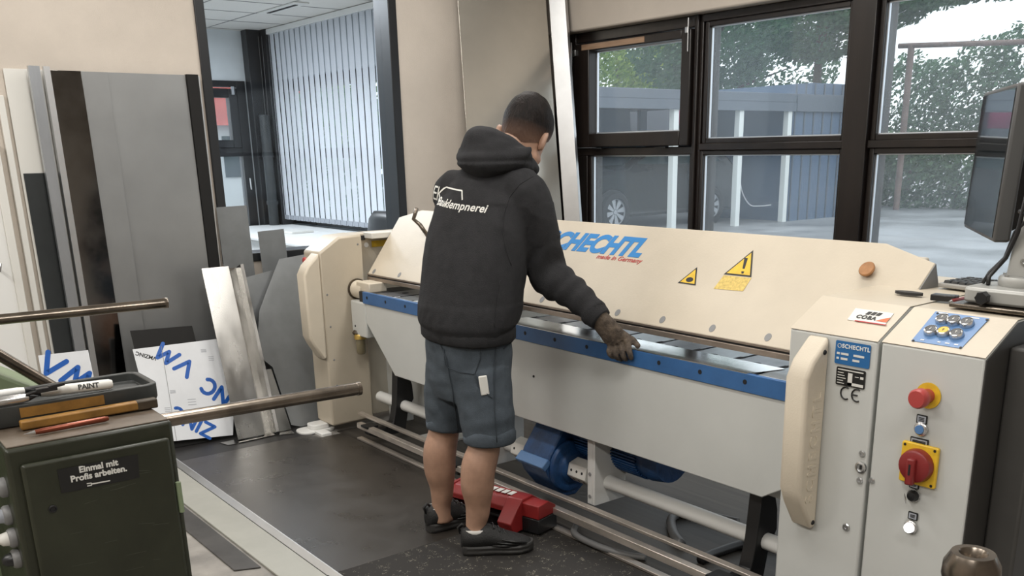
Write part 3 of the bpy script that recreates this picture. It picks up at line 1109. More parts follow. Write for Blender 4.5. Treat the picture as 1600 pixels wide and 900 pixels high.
for i, (px, py) in enumerate(((1473, 501), (1491, 503.5), (1511, 507), (1455, 519), (1475, 521), (1495, 524.5))):
    q = at_plane(px, py, s0, SN)
    bt = MB().lathe([(0, 0), (BR + 0.002, 0), (BR + 0.002, 0.004), (BR, 0.012), (BR * 0.86, 0.013), (BR * 0.82, 0.0115), (0, 0.0115)], q, SN).build('push_button', 'silver', pad, smooth='auto')
    cap = MB().lathe([(0, 0.0112), (BR * 0.80, 0.0112), (BR * 0.78, 0.0128), (0, 0.0132)], q, SN).build('button_cap', 'yellow' if i == 4 else 'black_plastic', bt)
    a = MB()
    qq = q + SN * 0.0135
    ux, uv = Vector((1, 0, 0)), SV
    dirn = 1 if i in (0, 2, 4, 5) else -1
    a.prism([qq + (-ux * 0.0007 - uv * 0.005) * dirn, qq + (ux * 0.0007 - uv * 0.005) * dirn, qq + (ux * 0.0007 + uv * 0.001) * dirn, qq + (ux * 0.003 + uv * 0.001) * dirn, qq + (uv * 0.0055) * dirn, qq + (-ux * 0.003 + uv * 0.001) * dirn, qq + (-ux * 0.0007 + uv * 0.001) * dirn], SN * 0.0004)
    a.build('arrow', 'black_ink' if i == 4 else 'off_white', cap)
sm = MB()
for (px, py, wd) in ((1473, 489.5, 0.03), (1523, 497, 0.025), (1441, 531, 0.01), (1467, 534.5, 0.008), (1480, 536.5, 0.012), (1494, 538.5, 0.01)):
    q = at_plane(px, py, s0, SN)
    sm.prism([q - Vector((wd / 2, 0, 0)) - SV * 0.002, q + Vector((wd / 2, 0, 0)) - SV * 0.002, q + Vector((wd / 2, 0, 0)) + SV * 0.002, q - Vector((wd / 2, 0, 0)) + SV * 0.002], SN * 0.0004)
sm.build('small_print', 'white', pad)
sm = MB()
for (px, py) in ((1465, 489.5), (1542, 499.5), (1501, 543), (1427, 532)):
    sm.lathe([(0, 0), (0.0035, 0), (0.003, 0.0015), (0, 0.0015)], at_plane(px, py, s0, SN), SN, 10)
sm.build('screw', 'black_steel', pad)
F2 = 2.2985


def frontc(px, py):
    return at(px, py, 'y', F2)


def tag_plate(px, py, w, h, parent=cb):
    c = frontc(px, py)
    p = plate(c.x - w / 2, c.x + w / 2, c.z - h / 2, c.z + h / 2, 'black_ink', parent, F2, 0.003, 'name_plate', 0.002)
    q = plate(c.x - w / 2 + 0.003, c.x + w / 2 - 0.003, c.z - h / 2 + 0.003, c.z + h / 2 - 0.003, 'grey_ink', p, F2 - 0.003, 0.0006, 'label_field', 0.001)
    l = MB()
    for k in range(3):
        l.box(c.x - w / 2 + 0.007, c.x + w / 2 - 0.007, F2 - 0.0042, F2 - 0.0036, c.z + h / 2 - 0.008 - k * (h - 0.012) / 3 - 0.001, c.z + h / 2 - 0.008 - k * (h - 0.012) / 3 + 0.001)
    l.build('small_print', 'black_ink', q)
    return c


NY = (0, -1, 0)
c = frontc(1451, 618)
e = MB().lathe([(0, 0), (0.035, 0), (0.035, 0.003), (0, 0.003)], c, NY).build('emergency_stop', 'yellow', cb)
MB().lathe([(0, 0.003), (0.019, 0.003), (0.019, 0.02), (0.021, 0.024), (0.0255, 0.034), (0.0265, 0.055), (0.022, 0.062), (0, 0.063)], c, NY).build('stop_button', 'red_plastic', e, smooth='auto')
c = tag_plate(1441, 655, 0.030, 0.024)
c = frontc(1440, 670)
k = MB().lathe([(0, 0), (0.019, 0), (0.019, 0.006), (0.014, 0.010), (0, 0.010)], c, NY).build('push_button', 'silver', cb, smooth='auto')
MB().lathe([(0, 0.010), (0.0125, 0.010), (0.012, 0.014), (0, 0.015)], c, NY).build('button_cap', 'pad_blue', k, smooth='auto')
tag_plate(1437, 690, 0.052, 0.020)
c = frontc(1438, 725)
ms = MB().prism([(c.x + p[0], F2, c.z + p[1]) for p in rrect(0.105, 0.115, 0.006)], (0, -0.012, 0)).build('main_switch', 'yellow', cb, bevel=0.003)
MB().lathe([(0, 0.012), (0.046, 0.012), (0.047, 0.018), (0.044, 0.034), (0.038, 0.038), (0, 0.038)], c, NY).build('switch_ring', 'dark_red', ms, smooth='auto')
h = MB()
h.obox((c.x, F2 - 0.045, c.z - 0.012), (1, 0.25, 0), (0, 1, 0), (0, 0, 1), 0.022, 0.018, 0.075)
h.build('switch_handle', 'dark_red', ms, bevel=0.005)
sl = MB()
sl.obox((c.x, F2 - 0.0548, c.z - 0.005), (1, 0, 0), (0, 1, 0), (0, 0, 1), 0.005, 0.001, 0.03)
for (dx, dz) in ((0.043, 0.049), (0.043, -0.049), (-0.043, 0.049)):
    sl.lathe([(0, 0.0122), (0.004, 0.0122), (0.004, 0.013), (0, 0.013)], (c.x + dx, F2, c.z + dz), NY, 10)
sl.build('switch_mark', 'slot_black', ms)
tag_plate(1429, 757, 0.028, 0.022)
c = frontc(1428, 774)
ks = MB().lathe([(0, 0), (0.016, 0), (0.016, 0.008), (0.012, 0.016), (0, 0.018)], c, NY).build('key_switch', 'black_plastic', cb, smooth='auto')
MB().lathe([(0.0165, 0), (0.019, 0), (0.019, 0.004), (0.0165, 0.004)], c, NY).build('switch_ring', 'silver', ks)
MB().obox((c.x - 0.008, F2 - 0.03, c.z - 0.004), (0.8, -1, -0.25), (1, 0.8, 0), (0, 0, 1), 0.035, 0.002, 0.010).build('key', 'bare_metal', ks)
tag_plate(1427, 806, 0.028, 0.022)
c = frontc(1424, 823)
ks = MB().lathe([(0, 0), (0.019, 0), (0.019, 0.006), (0.015, 0.009), (0, 0.009)], c, NY).build('signal_lamp', 'silver', cb, smooth='auto')
MB().lathe([(0, 0.009), (0.0145, 0.009), (0.0135, 0.017), (0.008, 0.020), (0, 0.021)], c, NY).build('lamp_lens', 'lamp_lit', ks, smooth='auto')

# --- bed with fingers
BZ = 0.825
bed = MB().box(-4.70, -1.62, 2.462, 3.02, 0.70, BZ - 0.006).build('lower_bed', 'black_steel', FM, bevel=0.003)
XS = [-4.50 + i * 0.197 for i in range(15)]
for i, x in enumerate(XS):
    fp = MB().box(x, x + 0.177, 2.463, 2.80, BZ - 0.006, BZ).build('finger', 'finger_steel' if i % 2 else 'bed_steel', bed, bevel=0.0015)
sm = MB()
for x in XS:
    sm.box(x - 0.024, x + 0.002, 2.505, 2.64, BZ, BZ + 0.0006)
sm.build('slot', 'slot_black', bed)
hl = MB()
for x in XS:
    hl.lathe([(0, 0), (0.019, 0), (0.019, 0.0006), (0, 0.0006)], (x + 0.086, 2.59, BZ + 0.0002), (0, 0, 1), 16)
    hl.lathe([(0, 0), (0.007, 0), (0.007, 0.0006), (0, 0.0006)], (x + 0.15, 2.478, BZ + 0.0002), (0, 0, 1), 12)
hl.build('bolt_hole', 'slot_black', bed)

# --- bending beam: blue bar and white apron
bb = MB().box(-4.625, -1.60, 2.443, 2.462, 0.762, BZ).build('blue_bar', 'machine_blue', FM, bevel=0.0015)
hl = MB()
k = 0
x = -4.575
while x < -1.65:
    hl.lathe([(0, 0), (0.0085, 0), (0.0085, 0.001), (0, 0.001)], (x, 2.443, 0.797), NY, 14)
    x += 0.2
hl.build('bolt_hole', 'slot_black', bb)
ap = MB().prism([(-4.612, 2.450, 0.762), (-4.612, 2.450, 0.655), (-4.335, 2.450, 0.405), (-1.885, 2.450, 0.408), (-1.60, 2.450, 0.58), (-1.60, 2.450, 0.762)], (0, 0.03, 0)).build('apron', 'machine_grey', FM, bevel=0.004)
MB().prism([(-4.612, 2.48, 0.762), (-4.612, 2.48, 0.60), (-4.43, 2.52, 0.39), (-1.75, 2.52, 0.39), (-1.60, 2.48, 0.55), (-1.60, 2.48, 0.762)], (0, 0.10, 0)).build('beam_core', 'machine_grey', ap, bevel=0.006)
sc = MB()
c = at(834, 588, 'y', 2.450)
sc.lathe([(0, 0), (0.006, 0), (0.005, 0.003), (0, 0.003)], c, NY, 10)
sc.build('screw', 'slot_black', ap)
# pivot on the left side
pv = MB().lathe([(0, 0), (0.058, 0), (0.058, 0.012), (0, 0.012)], (-4.82, 2.515, 0.815), (1, 0, 0)).build('pivot', 'grease', FM)
MB().lathe([(0, 0), (0.050, 0), (0.050, 0.10), (0.046, 0.112), (0, 0.112)], (-4.81, 2.515, 0.815), (1, 0, 0)).build('pivot_cap', 'bumper_beige', pv, smooth='auto')
MB().box(-4.75, -4.60, 2.475, 2.585, 0.815, 0.868).build('pivot_arm', 'bumper_beige', pv, bevel=0.006)
lev = MB().box(-4.79, -4.618, 2.452, 2.54, 0.565, 0.762).build('side_lever', 'machine_grey', FM, bevel=0.008)
MB().lathe([(0, 0), (0.007, 0), (0.005, 0.002), (0, 0.002)], (-4.75, 2.452, 0.62), NY, 10).build('screw', 'slot_black', lev)
oc = MB().lathe([(0, 0), (0.03, 0), (0.034, -0.01), (0.034, -0.028), (0, -0.03)], (-4.735, 2.47, 0.575), (0, 0, 1)).build('oil_cup', 'brass', FM, smooth='auto')
MB().lathe([(0, -0.03), (0.026, -0.03), (0.026, -0.105), (0.02, -0.115), (0, -0.116)], (-4.735, 2.47, 0.575), (0, 0, 1)).build('cup_glass', 'cup_glass', oc, smooth='auto')
MB().lathe([(0, 0.005), (0.024, 0.005), (0.03, 0.015), (0.02, 0.03), (0, 0.032)], (-4.755, 2.465, 0.565), (0, 0, 1)).build('grease_mark', 'grease', oc, smooth='auto')

# --- clamping beam
PB = Vector((0, 2.570, 0.897))
PT = Vector((0, 2.800, 1.195))
PVv = (PT - PB).normalized()
PN = Vector((0, -PVv.z, PVv.y))
L1 = (PT - PB).length
L2 = L1 + 0.058


def pp(x, s, d=0.0):
    return PB + Vector((x, 0, 0)) + PVv * s + PN * d


cp = MB().prism([pp(-4.785, 0), pp(-4.795, L1), pp(-4.60, L2), pp(-1.74, L2), pp(-1.545, L1), pp(-1.60, 0.0)], PN * -0.018).build('clamping_beam', 'machine_beige', FM, bevel=0.004)
MB().prism([(-4.76, 2.60, 0.915), (-4.76, 2.815, 1.19), (-4.76, 2.90, 1.20), (-4.76, 2.93, 1.10), (-4.76, 2.70, 0.905)], (3.14, 0, 0)).build('beam_body', 'machine_beige', cp, bevel=0.008)
MB().prism([pp(-1.5446, L1 - 0.002), pp(-1.572, 0.16), pp(-1.572, 0.16, -0.075), pp(-1.5446, L1 - 0.06, -0.10)], (0.003, 0, 0)).build('end_plate', 'grey_plastic', cp)
tl = MB().box(-4.78, -1.61, 2.568, 2.66, 0.884, 0.896).build('tool_groove', 'slot_black', cp)
MB().prism([(-4.775, 2.560, 0.885), (-4.775, 2.560, 0.864), (-4.775, 2.60, 0.864), (-4.775, 2.68, 0.885)], (3.165, 0, 0)).build('clamping_rail', 'rail_brown', cp, bevel=0.002)
MB().box(-4.78, -1.61, 2.564, 2.60, 0.892, 0.899).build('edge_strip', 'rail_brown', cp)
sl = MB()
px_ = [(584.5, 424), (624, 429), (662, 437)]
for (px, py) in ((847, 468), (965, 488.5), (1035, 499.5), (1113, 513), (1200, 527), (584.5, 424), (624, 429.5), (662, 437)):
    q = at_plane(px, py, PB + PN * 0.0003, PN)
    for_ring = [q + (Vector((1, 0, 0)) * math.cos(2 * PI * k / 18) * 0.0135 + PVv * math.sin(2 * PI * k / 18) * 0.0155) for k in range(18)]
    sl.prism(for_ring, PN * 0.0007)
sl.build('bolt_recess', 'grey_plastic', cp)
# lettering on the beam
a0 = at_plane(871, 384, PB + PN * 0.0006, PN)
a1 = at_plane(1002, 391, PB + PN * 0.0006, PN)
z_mid = (a0 + a1) / 2
s_lo = (at_plane(980, 401, PB, PN) - PB).dot(PVv)
s_hi = (at_plane(980, 373, PB, PN) - PB).dot(PVv)
x_r = at_plane(1001, 388, PB, PN).x
x_l = at_plane(866, 382, PB, PN).x
hgt = s_hi - s_lo
me_sz = hgt / 0.70
letters('lettering', 'SCHECHTL', me_sz, 'blue_ink', cp, pp(x_r + 0.012, (s_lo + s_hi) / 2, 0.0006), (1, 0, 0), PVv, shear=0.34, bold=me_sz * 0.05, align='RIGHT', sx=1.06, space=1.02)
letters('small_lettering', 'made in Germany', 0.030, 'red_ink', cp, pp(at_plane(967, 403.5, PB, PN).x, (at_plane(967, 404.5, PB, PN) - PB).dot(PVv), 0.0006), (1, 0, 0), PVv, shear=0.3, bold=0.0002, align='CENTER', sx=1.25)


def warn(px3, d=0.0006, rim=0.8):
    pts = [at_plane(px, py, PB + PN * d, PN) for (px, py) in px3]
    g = sum(pts, Vector()) / 3
    o = MB().prism(pts, PN * 0.0006).build('warning_triangle', 'black_ink', cp)
    MB().prism([g + (p - g) * rim + PN * 0.0007 for p in pts], PN * 0.0005).build('triangle_field', 'yellow', o)
    return o, pts, g


wt, pts, g = warn(((1059, 442), (1089.5, 417.5), (1087, 446)))
qd = at_plane(1077.5, 437, PB + PN * 0.0018, PN)
MB().prism([qd + Vector((1, 0, 0)) * math.cos(k * PI / 6) * 0.018 + PVv * math.sin(k * PI / 6) * 0.011 for k in range(12)], PN * 0.0005).build('hand_symbol', 'black_ink', wt)
wt, pts, g = warn(((1131, 428.5), (1177, 391), (1174, 433)), rim=0.84)
for (py0, py1, w0) in ((403, 420, 0.008), (424, 427.5, 0.007)):
    q0 = at_plane(1166 - (py0 - 403) * 0.25, py0, PB + PN * 0.0018, PN)
    q1 = at_plane(1166 - (py1 - 403) * 0.25, py1, PB + PN * 0.0018, PN)
    MB().prism([q0 - Vector((w0, 0, 0)), q1 - Vector((w0 * 0.6, 0, 0)), q1 + Vector((w0 * 0.6, 0, 0)), q0 + Vector((w0, 0, 0))], PN * 0.0005).build('exclamation_mark', 'black_ink', wt)
MB().prism([at_plane(px, py, PB + PN * 0.0006, PN) for (px, py) in ((1131, 430), (1174, 434.5), (1161, 455), (1115, 451))], PN * 0.0006).build('warning_text', 'yellow_text', cp)
q = at_plane(1358, 425, PB, PN)
kn = MB().lathe([(0, 0), (0.014, 0), (0.014, 0.012), (0.026, 0.014), (0.027, 0.020), (0.024, 0.023), (0, 0.0235)], q, PN).build('round_knob', 'cork', cp, smooth='auto')
# lever handle on the beam, behind the worker
q0 = at_plane(672, 374, PB, PN)
lvh = MB()
lvh.tube([q0, q0 + Vector((-0.045, -0.03, 0.075)), q0 + Vector((-0.075, -0.05, 0.105)), q0 + Vector((-0.045, -0.045, 0.16))], 0.011, 10)
lvh.build('crank_lever', 'rod_steel', cp, smooth=True)

# --- shaft, gearbox and motor under the bed
sh = MB()
sh.cyl((-4.75, 2.58, 0.19), (-3.42, 2.58, 0.19), 0.031)
sh.cyl((-2.90, 2.58, 0.19), (-1.70, 2.58, 0.19), 0.031)
sh.build('drive_shaft', 'zinc_pipe', FM, smooth='auto')
gb = MB()
gpts = [(2.60, 0.44), (2.78, 0.44), (2.80, 0.33), (2.75, 0.15), (2.62, 0.05), (2.55, 0.055), (2.465, 0.16), (2.445, 0.21), (2.47, 0.265)]
gb.prism([(-3.24, y, z) for (y, z) in gpts], (0.19, 0, 0))
gb.lathe([(0.12, 0), (0.12, 0.02), (0.10, 0.028), (0.08, 0.028), (0.07, 0.045), (0, 0.045)], (-3.05, 2.58, 0.20), (1, 0, 0))
gbo = gb.build('gearbox', 'gear_blue', FM, bevel=0.008)
MB().obox((-3.145, 2.450, 0.225), (1, 0, 0), (0, 1, 0.9), (0, -0.9, 1), 0.195, 0.05, 0.03).build('gear_flange', 'pad_blue', gbo, bevel=0.004)
mt = MB()
mt.cyl((-3.06, 2.70, 0.33), (-2.60, 2.70, 0.33), 0.105)
for k in range(26):
    a = PI + k * PI / 25
    c_ = Vector((0, math.cos(a) * 0.11, math.sin(a) * 0.11))
    mt.obox(Vector((-2.83, 2.70, 0.33)) + c_, (1, 0, 0), c_, Vector((1, 0, 0)).cross(c_), 0.38, 0.010, 0.006)
mt.cyl((-2.60, 2.70, 0.33), (-2.53, 2.70, 0.33), 0.112, 0.10)
mt.build('motor', 'gear_blue', FM, smooth='auto')
for (x0, x1) in ((-3.005, -2.885), (-3.42, -3.25)):
    hx = MB()
    hx.prism([(x0, 2.58 + 0.055 * math.cos(k * PI / 3 + 0.3), 0.195 + 0.055 * math.sin(k * PI / 3 + 0.3)) for k in range(6)], (x1 - x0, 0, 0))
    ho = hx.build('coupling', 'off_white', FM, bevel=0.004)
    hh = MB()
    for k in range(3):
        a = 0.3 + PI * 7 / 6
        for a in (0.3 + PI * 0.5 + PI / 3, 0.3 + PI * 5 / 6 + PI / 3):
            nn = Vector((0, math.cos(a), math.sin(a)))
            hh.lathe([(0, 0), (0.006, 0), (0.006, 0.001), (0, 0.001)], Vector((x0 + 0.025 + k * (x1 - x0 - 0.05) / 2, 2.58, 0.195)) + nn * 0.0477, nn, 10)
    hh.build('bolt_hole', 'slot_black', ho)
for x in (-2.80, -3.52):
    br = MB()
    br.box(x - 0.004, x + 0.012, 2.50, 2.68, 0.10, 0.43)
    br.box(x - 0.035, x - 0.004, 2.50, 2.515, 0.10, 0.43)
    bo = br.build('shaft_bracket', 'zinc_pipe', FM, bevel=0.002)
    bh = MB()
    for z in (0.135, 0.235):
        bh.lathe([(0, 0), (0.009, 0), (0.008, 0.003), (0, 0.003)], (x - 0.019, 2.50, z), NY, 10)
    bh.build('bolt', 'grey_plastic', bo)


def black_lever(x):
    pts = [(2.545, 0.42), (2.60, 0.42), (2.635, 0.30), (2.64, 0.22), (2.60, 0.16), (2.575, 0.04), (2.40, 0.035), (2.345, 0.06), (2.345, 0.085), (2.44, 0.08), (2.50, 0.10), (2.525, 0.20)]
    return prof_x(pts, x - 0.028, x + 0.028).build('pedal_lever', 'black_steel', FM, bevel=0.004)


for x in (-4.50, -3.63, -1.98):
    lv = black_lever(x)
    MB().box(x - 0.035, x + 0.035, 2.33, 2.40, 0.10, 0.112).build('rail_clip', 'black_steel', lv)
# pedal rails along the whole front
for (y, z, x0, x1, h) in ((2.445, 0.112, -4.76, -1.80, 0.014), (2.355, 0.094, -4.60, -1.70, 0.030), (2.36, 0.012, -4.62, -1.62, 0.012)):
    MB().box(x0, x1, y - 0.016, y + 0.016, z - h / 2, z + h / 2).build('pedal_rail', 'pedal_steel', FM, bevel=0.002)
# legs and frame underneath
fr = MB()
fr.box(-4.62, -1.75, 2.92, 3.02, 0.58, 0.70)
fr.build('rear_beam', 'grey_plastic', FM, bevel=0.004)
lf = MB()
lf.box(-4.80, -4.62, 2.66, 2.72, 0.05, 0.70)
lf.build('inner_panel', 'machine_grey', FM, bevel=0.003)
ip = MB().prism([(-4.62, 2.70, 0.62), (-4.62, 2.70, 0.12), (-4.15, 2.70, 0.12), (-4.15, 2.70, 0.30)], (0, 0.03, 0)).build('gusset', 'machine_grey', FM, bevel=0.003)
fp = MB()
fp.box(-4.42, -4.22, 2.62, 2.90, 0.0, 0.018)
fp.box(-4.36, -4.30, 2.70, 2.82, 0.018, 0.12)
fp.build('foot_plate', 'off_white', FM, bevel=0.003)
hs = MB()
for k in range(3):
    x0 = -1.86 + k * 0.05
    hs.tube([(x0, 2.75, 0.45), (x0 + 0.03, 2.74, 0.30), (x0 + 0.12, 2.72, 0.14), (x0 + 0.16, 2.70, 0.03)], 0.018, 10)
hs.build('cable_bundle', 'black_plastic', FM, smooth=True)
MB().prism([(-1.98, 2.62, 0.385), (-1.98, 2.62, 0.43), (-1.70, 2.62, 0.60), (-1.70, 2.62, 0.45)], (0, 0.03, 0)).build('gusset', 'machine_grey', FM, bevel=0.003)

# ------------------------------------------------------------------ floor coverings
def flat(name, pts, z, t, material, label, cat, group=None):
    o = MB().prism([(x, y, z) for (x, y) in pts], (0, 0, t)).build(name, material, bevel=min(0.002, t * 0.4))
    return tag(o, label, cat, group)


flat('rubber_mat', ((-4.88, 1.435), (-3.085, 1.435), (-3.095, 2.333), (-4.78, 2.333), (-4.78, 2.20), (-4.88, 2.19)), 0.001, 0.008, 'rubber', 'large smooth black rubber mat in front of the left half of the machine', 'mat')
flat('rubber_mat', ((-3.082, 1.05), (-1.2, 1.05), (-1.2, 2.33), (-3.092, 2.33)), 0.001, 0.009, 'granulate', 'speckled rubber granulate mat under the feet of the worker', 'mat')
flat('floor_strip', ((-5.5, 1.435), (-4.884, 1.435), (-4.884, 2.30), (-5.5, 2.30)), 0.001, 0.006, 'rubber_strip', 'narrow dark floor strip along the foot of the leaning sheets', 'mat')
flat('floor_covering', ((-4.85, 2.335), (-0.9, 2.34), (-0.9, 4.4), (-4.85, 4.4)), 0.0005, 0.004, 'floor_boards', 'dark grained floor covering under the folding machine', 'floor covering')
ae = MB().prism([(-5.05, 1.398, 0.001), (-5.05, 1.432, 0.001), (-5.05, 1.432, 0.006), (-5.05, 1.424, 0.028), (-5.05, 1.420, 0.028), (-5.05, 1.398, 0.008)], (2.1, 0, 0)).build('edge_profile', 'alu', bevel=0.001)
tag(ae, 'long aluminium edge profile along the black rubber mat', 'profile')
flat('floor_panel', ((-5.0, 1.235), (-2.9, 1.252), (-2.9, 1.392), (-5.0, 1.392)), 0.001, 0.010, 'floor_sheet', 'pale grey floor board beside the aluminium edge profile', 'board')
flat('floor_panel', ((-4.6, 1.13), (-3.37, 1.142), (-3.33, 1.235), (-4.6, 1.228)), 0.001, 0.006, 'floor_dark', 'dark strip on the concrete, between pale board and green machine', 'board')

# ------------------------------------------------------------------ sheets standing along the left wall


def standing(name, y0, y1, z1, x_top, x_bot, t, material, label, cat='sheet', z0=0.0, group=None):
    ux = Vector((x_top - x_bot, 0, z1 - z0)).normalized()
    b = Vector((x_bot, 0, z0))
    o = MB().prism([(x_bot, y0, z0), (x_bot, y1, z0), (x_top, y1, z1), (x_top, y0, z1)], (t, 0, 0)).build(name, material, bevel=min(0.0012, t * 0.3))
    return tag(o, label, cat, group)


standing('metal_sheet', 1.47, 1.949, 1.975, WX + 0.028, WX + 0.05, 0.0025, 'galv', 'widest grey metal sheet standing on the wall, next to black channel')
standing('metal_sheet', 1.38, 1.538, 1.975, WX + 0.036, WX + 0.058, 0.0025, 'galv_light', 'narrow mid grey sheet standing between dark shiny sheet and widest sheet')
bpy.data.objects['metal_sheet.001'].data.materials[0] = M['galv']
standing('metal_sheet', 1.245, 1.405, 1.975, WX + 0.044, WX + 0.066, 0.0025, 'shiny_dark', 'dark shiny metal sheet standing beside the bright angle profiles')
standing('metal_sheet', 1.06, 1.215, 1.474, WX + 0.022, WX + 0.040, 0.003, 'anthracite', 'lower anthracite sheet standing behind the bright angle profiles')
standing('foam_board', 1.05, 1.25, 1.978, WX + 0.004, WX + 0.012, 0.012, 'off_white', 'pale thin board standing flat on the wall behind the bright profiles', 'board')
cpf = MB().prism([(WX + 0.05, 1.952, 0.0), (WX + 0.05, 2.015, 0.0), (WX + 0.012, 2.015, 0.0), (WX + 0.012, 2.012, 0.0), (WX + 0.047, 2.012, 0.0), (WX + 0.047, 1.955, 0.0), (WX + 0.012, 1.955, 0.0), (WX + 0.012, 1.952, 0.0)], (-0.004, 0, 1.978)).build('channel_profile', 'sheet_black')
tag(cpf, 'black channel profile standing at the right edge of the sheets', 'profile')
tag(MB().prism([(WX + 0.004, 2.018, 0), (WX + 0.03, 2.018, 0), (WX + 0.03, 2.028, 0), (WX + 0.004, 2.028, 0)], (0, 0, 1.972)).build('edge_strip', 'alu'), 'thin bright strip standing beside the black channel profile', 'profile')


def angle_profile(y, w, x, lean, h, label, mt):
    t = 0.003
    pts = [(x, y, 0), (x, y + w, 0), (x - 0.03, y + w, 0), (x - 0.03, y + w - t, 0), (x - t, y + w - t, 0), (x - t, y + t, 0), (x - 0.035, y + t, 0), (x - 0.035, y, 0)]
    o = MB().prism(pts, (-lean, 0, h)).build('angle_profile', mt)
    return tag(o, label, 'profile')


angle_profile(1.152, 0.052, WX + 0.105, 0.02, 1.99, 'left one of the two bright folded profiles standing on the wall', 'galv_light')
angle_profile(1.222, 0.030, WX + 0.10, 0.02, 1.99, 'right slimmer one of the two bright folded profiles standing on the wall', 'alu')

dr = bpy.data.objects.new('door_1', None)
COL.objects.link(dr)
dr.location = (WX, 0.45, 0)
struct(dr)
MB().box(WX, WX + 0.045, -0.02, 0.955, 0.0, 1.62).build('door_leaf', 'white', dr, bevel=0.004)
MB().box(WX, WX + 0.06, 0.925, 0.965, 0.0, 1.62).build('door_frame', 'off_white', dr, bevel=0.004)
hd = MB()
hd.tube([(WX + 0.045, 0.85, 1.02), (WX + 0.10, 0.85, 1.02), (WX + 0.10, 0.86, 1.0), (WX + 0.10, 0.87, 1.04)], 0.008, 8)
hd.build('door_hook', 'silver', dr, smooth=True)
tag(MB().box(WX, WX + 0.03, 1.00, 1.03, 0, 1.85).build('wall_batten', 'off_white', bevel=0.003), 'pale vertical batten on the wall beside the white door', 'batten')

# small black plate and the two film covered sheets


def plane_sheet(name, p_bl, p_br, p_tr, p_tl, t, material, label, cat='sheet'):
    p = [Vector(q) for q in (p_bl, p_br, p_tr, p_tl)]
    n = (p[1] - p[0]).cross(p[3] - p[0]).normalized()
    if n.x < 0:
        n = -n
    o = MB().prism(p, n * t).build(name, material, bevel=0.0008)
    tag(o, label, cat)
    return o, p, n


LN = 0.386


def lean_pt(px, py, x0):
    p = at_plane(px, py, (x0, 0, 0), Vector((1, 0, LN)))
    return p if p.z > 0.008 else Vector((x0 - LN * 0.008, p.y, 0.008))


tl_, tr_ = lean_pt(203, 517, -5.135), lean_pt(300, 509, -5.135)
plane_sheet('metal_plate', (-5.138, tl_.y, 0.008), (-5.138, tr_.y, 0.008), tr_, tl_, 0.003, 'sheet_black', 'small matt black plate leaning behind the larger film covered sheet', 'plate')
fb, P4, n4 = plane_sheet('film_sheet', lean_pt(245, 692, -5.10), lean_pt(364, 680, -5.10), lean_pt(368, 526, -5.10), lean_pt(207, 546, -5.10), 0.002, 'film_white', 'larger zinc sheet with printed white film, leaning beside the folded channel')
U4 = (P4[1] - P4[0]).normalized()
V4 = n4.cross(U4)
if V4.z < 0:
    V4 = -V4


def film_text(o, P, U, V, n, px, py, s, ang, size, material='film_ink', bold=0.0, align='CENTER', name='film_lettering'):
    q = at_plane(px, py, P[0] + n * 0.0026, n)
    a = math.radians(ang)
    ux = U * math.cos(a) + V * math.sin(a)
    uy = -U * math.sin(a) + V * math.cos(a)
    return letters(name, s, size, material, o, q, ux, uy, bold=bold, extrude=0.0003, align=align)


GLYPH = {'V': (0.95, [[(0, 1), (0.42, 0), (0.95, 1)]]), 'M': (1.25, [[(0, 0), (0.38, 1), (0.62, 0.22), (1.0, 1), (1.22, 0)]]),
         'Z': (0.85, [[(0, 1), (0.8, 1), (0.05, 0), (0.85, 0)]]), 'I': (0.18, [[(0.08, 0), (0.08, 1)]]), 'N': (0.85, [[(0.05, 0), (0.05, 1), (0.8, 0), (0.8, 1)]]),
         'C': (0.85, [[(0.48 + 0.44 * math.cos(math.radians(a)), 0.5 + 0.5 * math.sin(math.radians(a))) for a in range(50, 311, 20)]])}


def stroke_text(o, P, U, V, n, px, py, s, ang, size, w=0.25):
    """bold stroke lettering printed on the film"""
    q = at_plane(px, py, P[0] + n * 0.0024, n)
    a = math.radians(ang)
    ux = U * math.cos(a) + V * math.sin(a)
    uy = -U * math.sin(a) + V * math.cos(a)
    tot = sum(GLYPH[c][0] + 0.22 for c in s) - 0.22
    x0 = -tot / 2
    for c in s:
        b = MB()
        for line in GLYPH[c][1]:
            pts = [q + ux * ((x0 + gx) * size) + uy * ((gy - 0.5) * size) for (gx, gy) in line]
            r = size * w / 2
            for i, p in enumerate(pts):
                b.prism([p + ux * (r * math.cos(k * PI / 6)) + uy * (r * math.sin(k * PI / 6)) for k in range(12)], n * 0.0004)
                if i:
                    d = (p - pts[i - 1]).normalized()
                    e = n.cross(d) * r
                    b.prism([pts[i - 1] - e, p - e, p + e, pts[i - 1] + e], n * 0.00038)
        b.build('film_lettering', 'film_ink', o)
        x0 += GLYPH[c][0] + 0.22


stroke_text(fb, P4, U4, V4, n4, 273, 563, 'VM', 180 - 40, 0.085)
stroke_text(fb, P4, U4, V4, n4, 337, 612, 'NC', 180 - 40, 0.085)
stroke_text(fb, P4, U4, V4, n4, 301, 660, 'ZINC', 180 - 34, 0.072)
film_text(fb, P4, U4, V4, n4, 228, 556, 'VMZINC', 180 - 20, 0.029, 'black_ink', bold=0.0008)
ln = MB()
for (px, py, w, h) in ((262, 640, .03, .03), (283, 660, .05, .005), (330, 560, .03, .03), (345, 640, .04, .03), (300, 628, .045, .045), (270, 612, .03, .02), (250, 655, .025, .025), (352, 545, .03, .05), (318, 548, .03, .02)):
    q = at_plane(px, py, P4[0] + n4 * 0.0026, n4)
    for k in range(3):
        ln.obox(q + V4 * (k - 1) * h / 3, U4, V4, n4, w, 0.003, 0.0004)
ln.build('pictogram', 'grey_ink', fb)
q0, q1 = at_plane(252, 541, P4[0] + n4 * 0.0026, n4), at_plane(276, 689, P4[0] + n4 * 0.0026, n4)
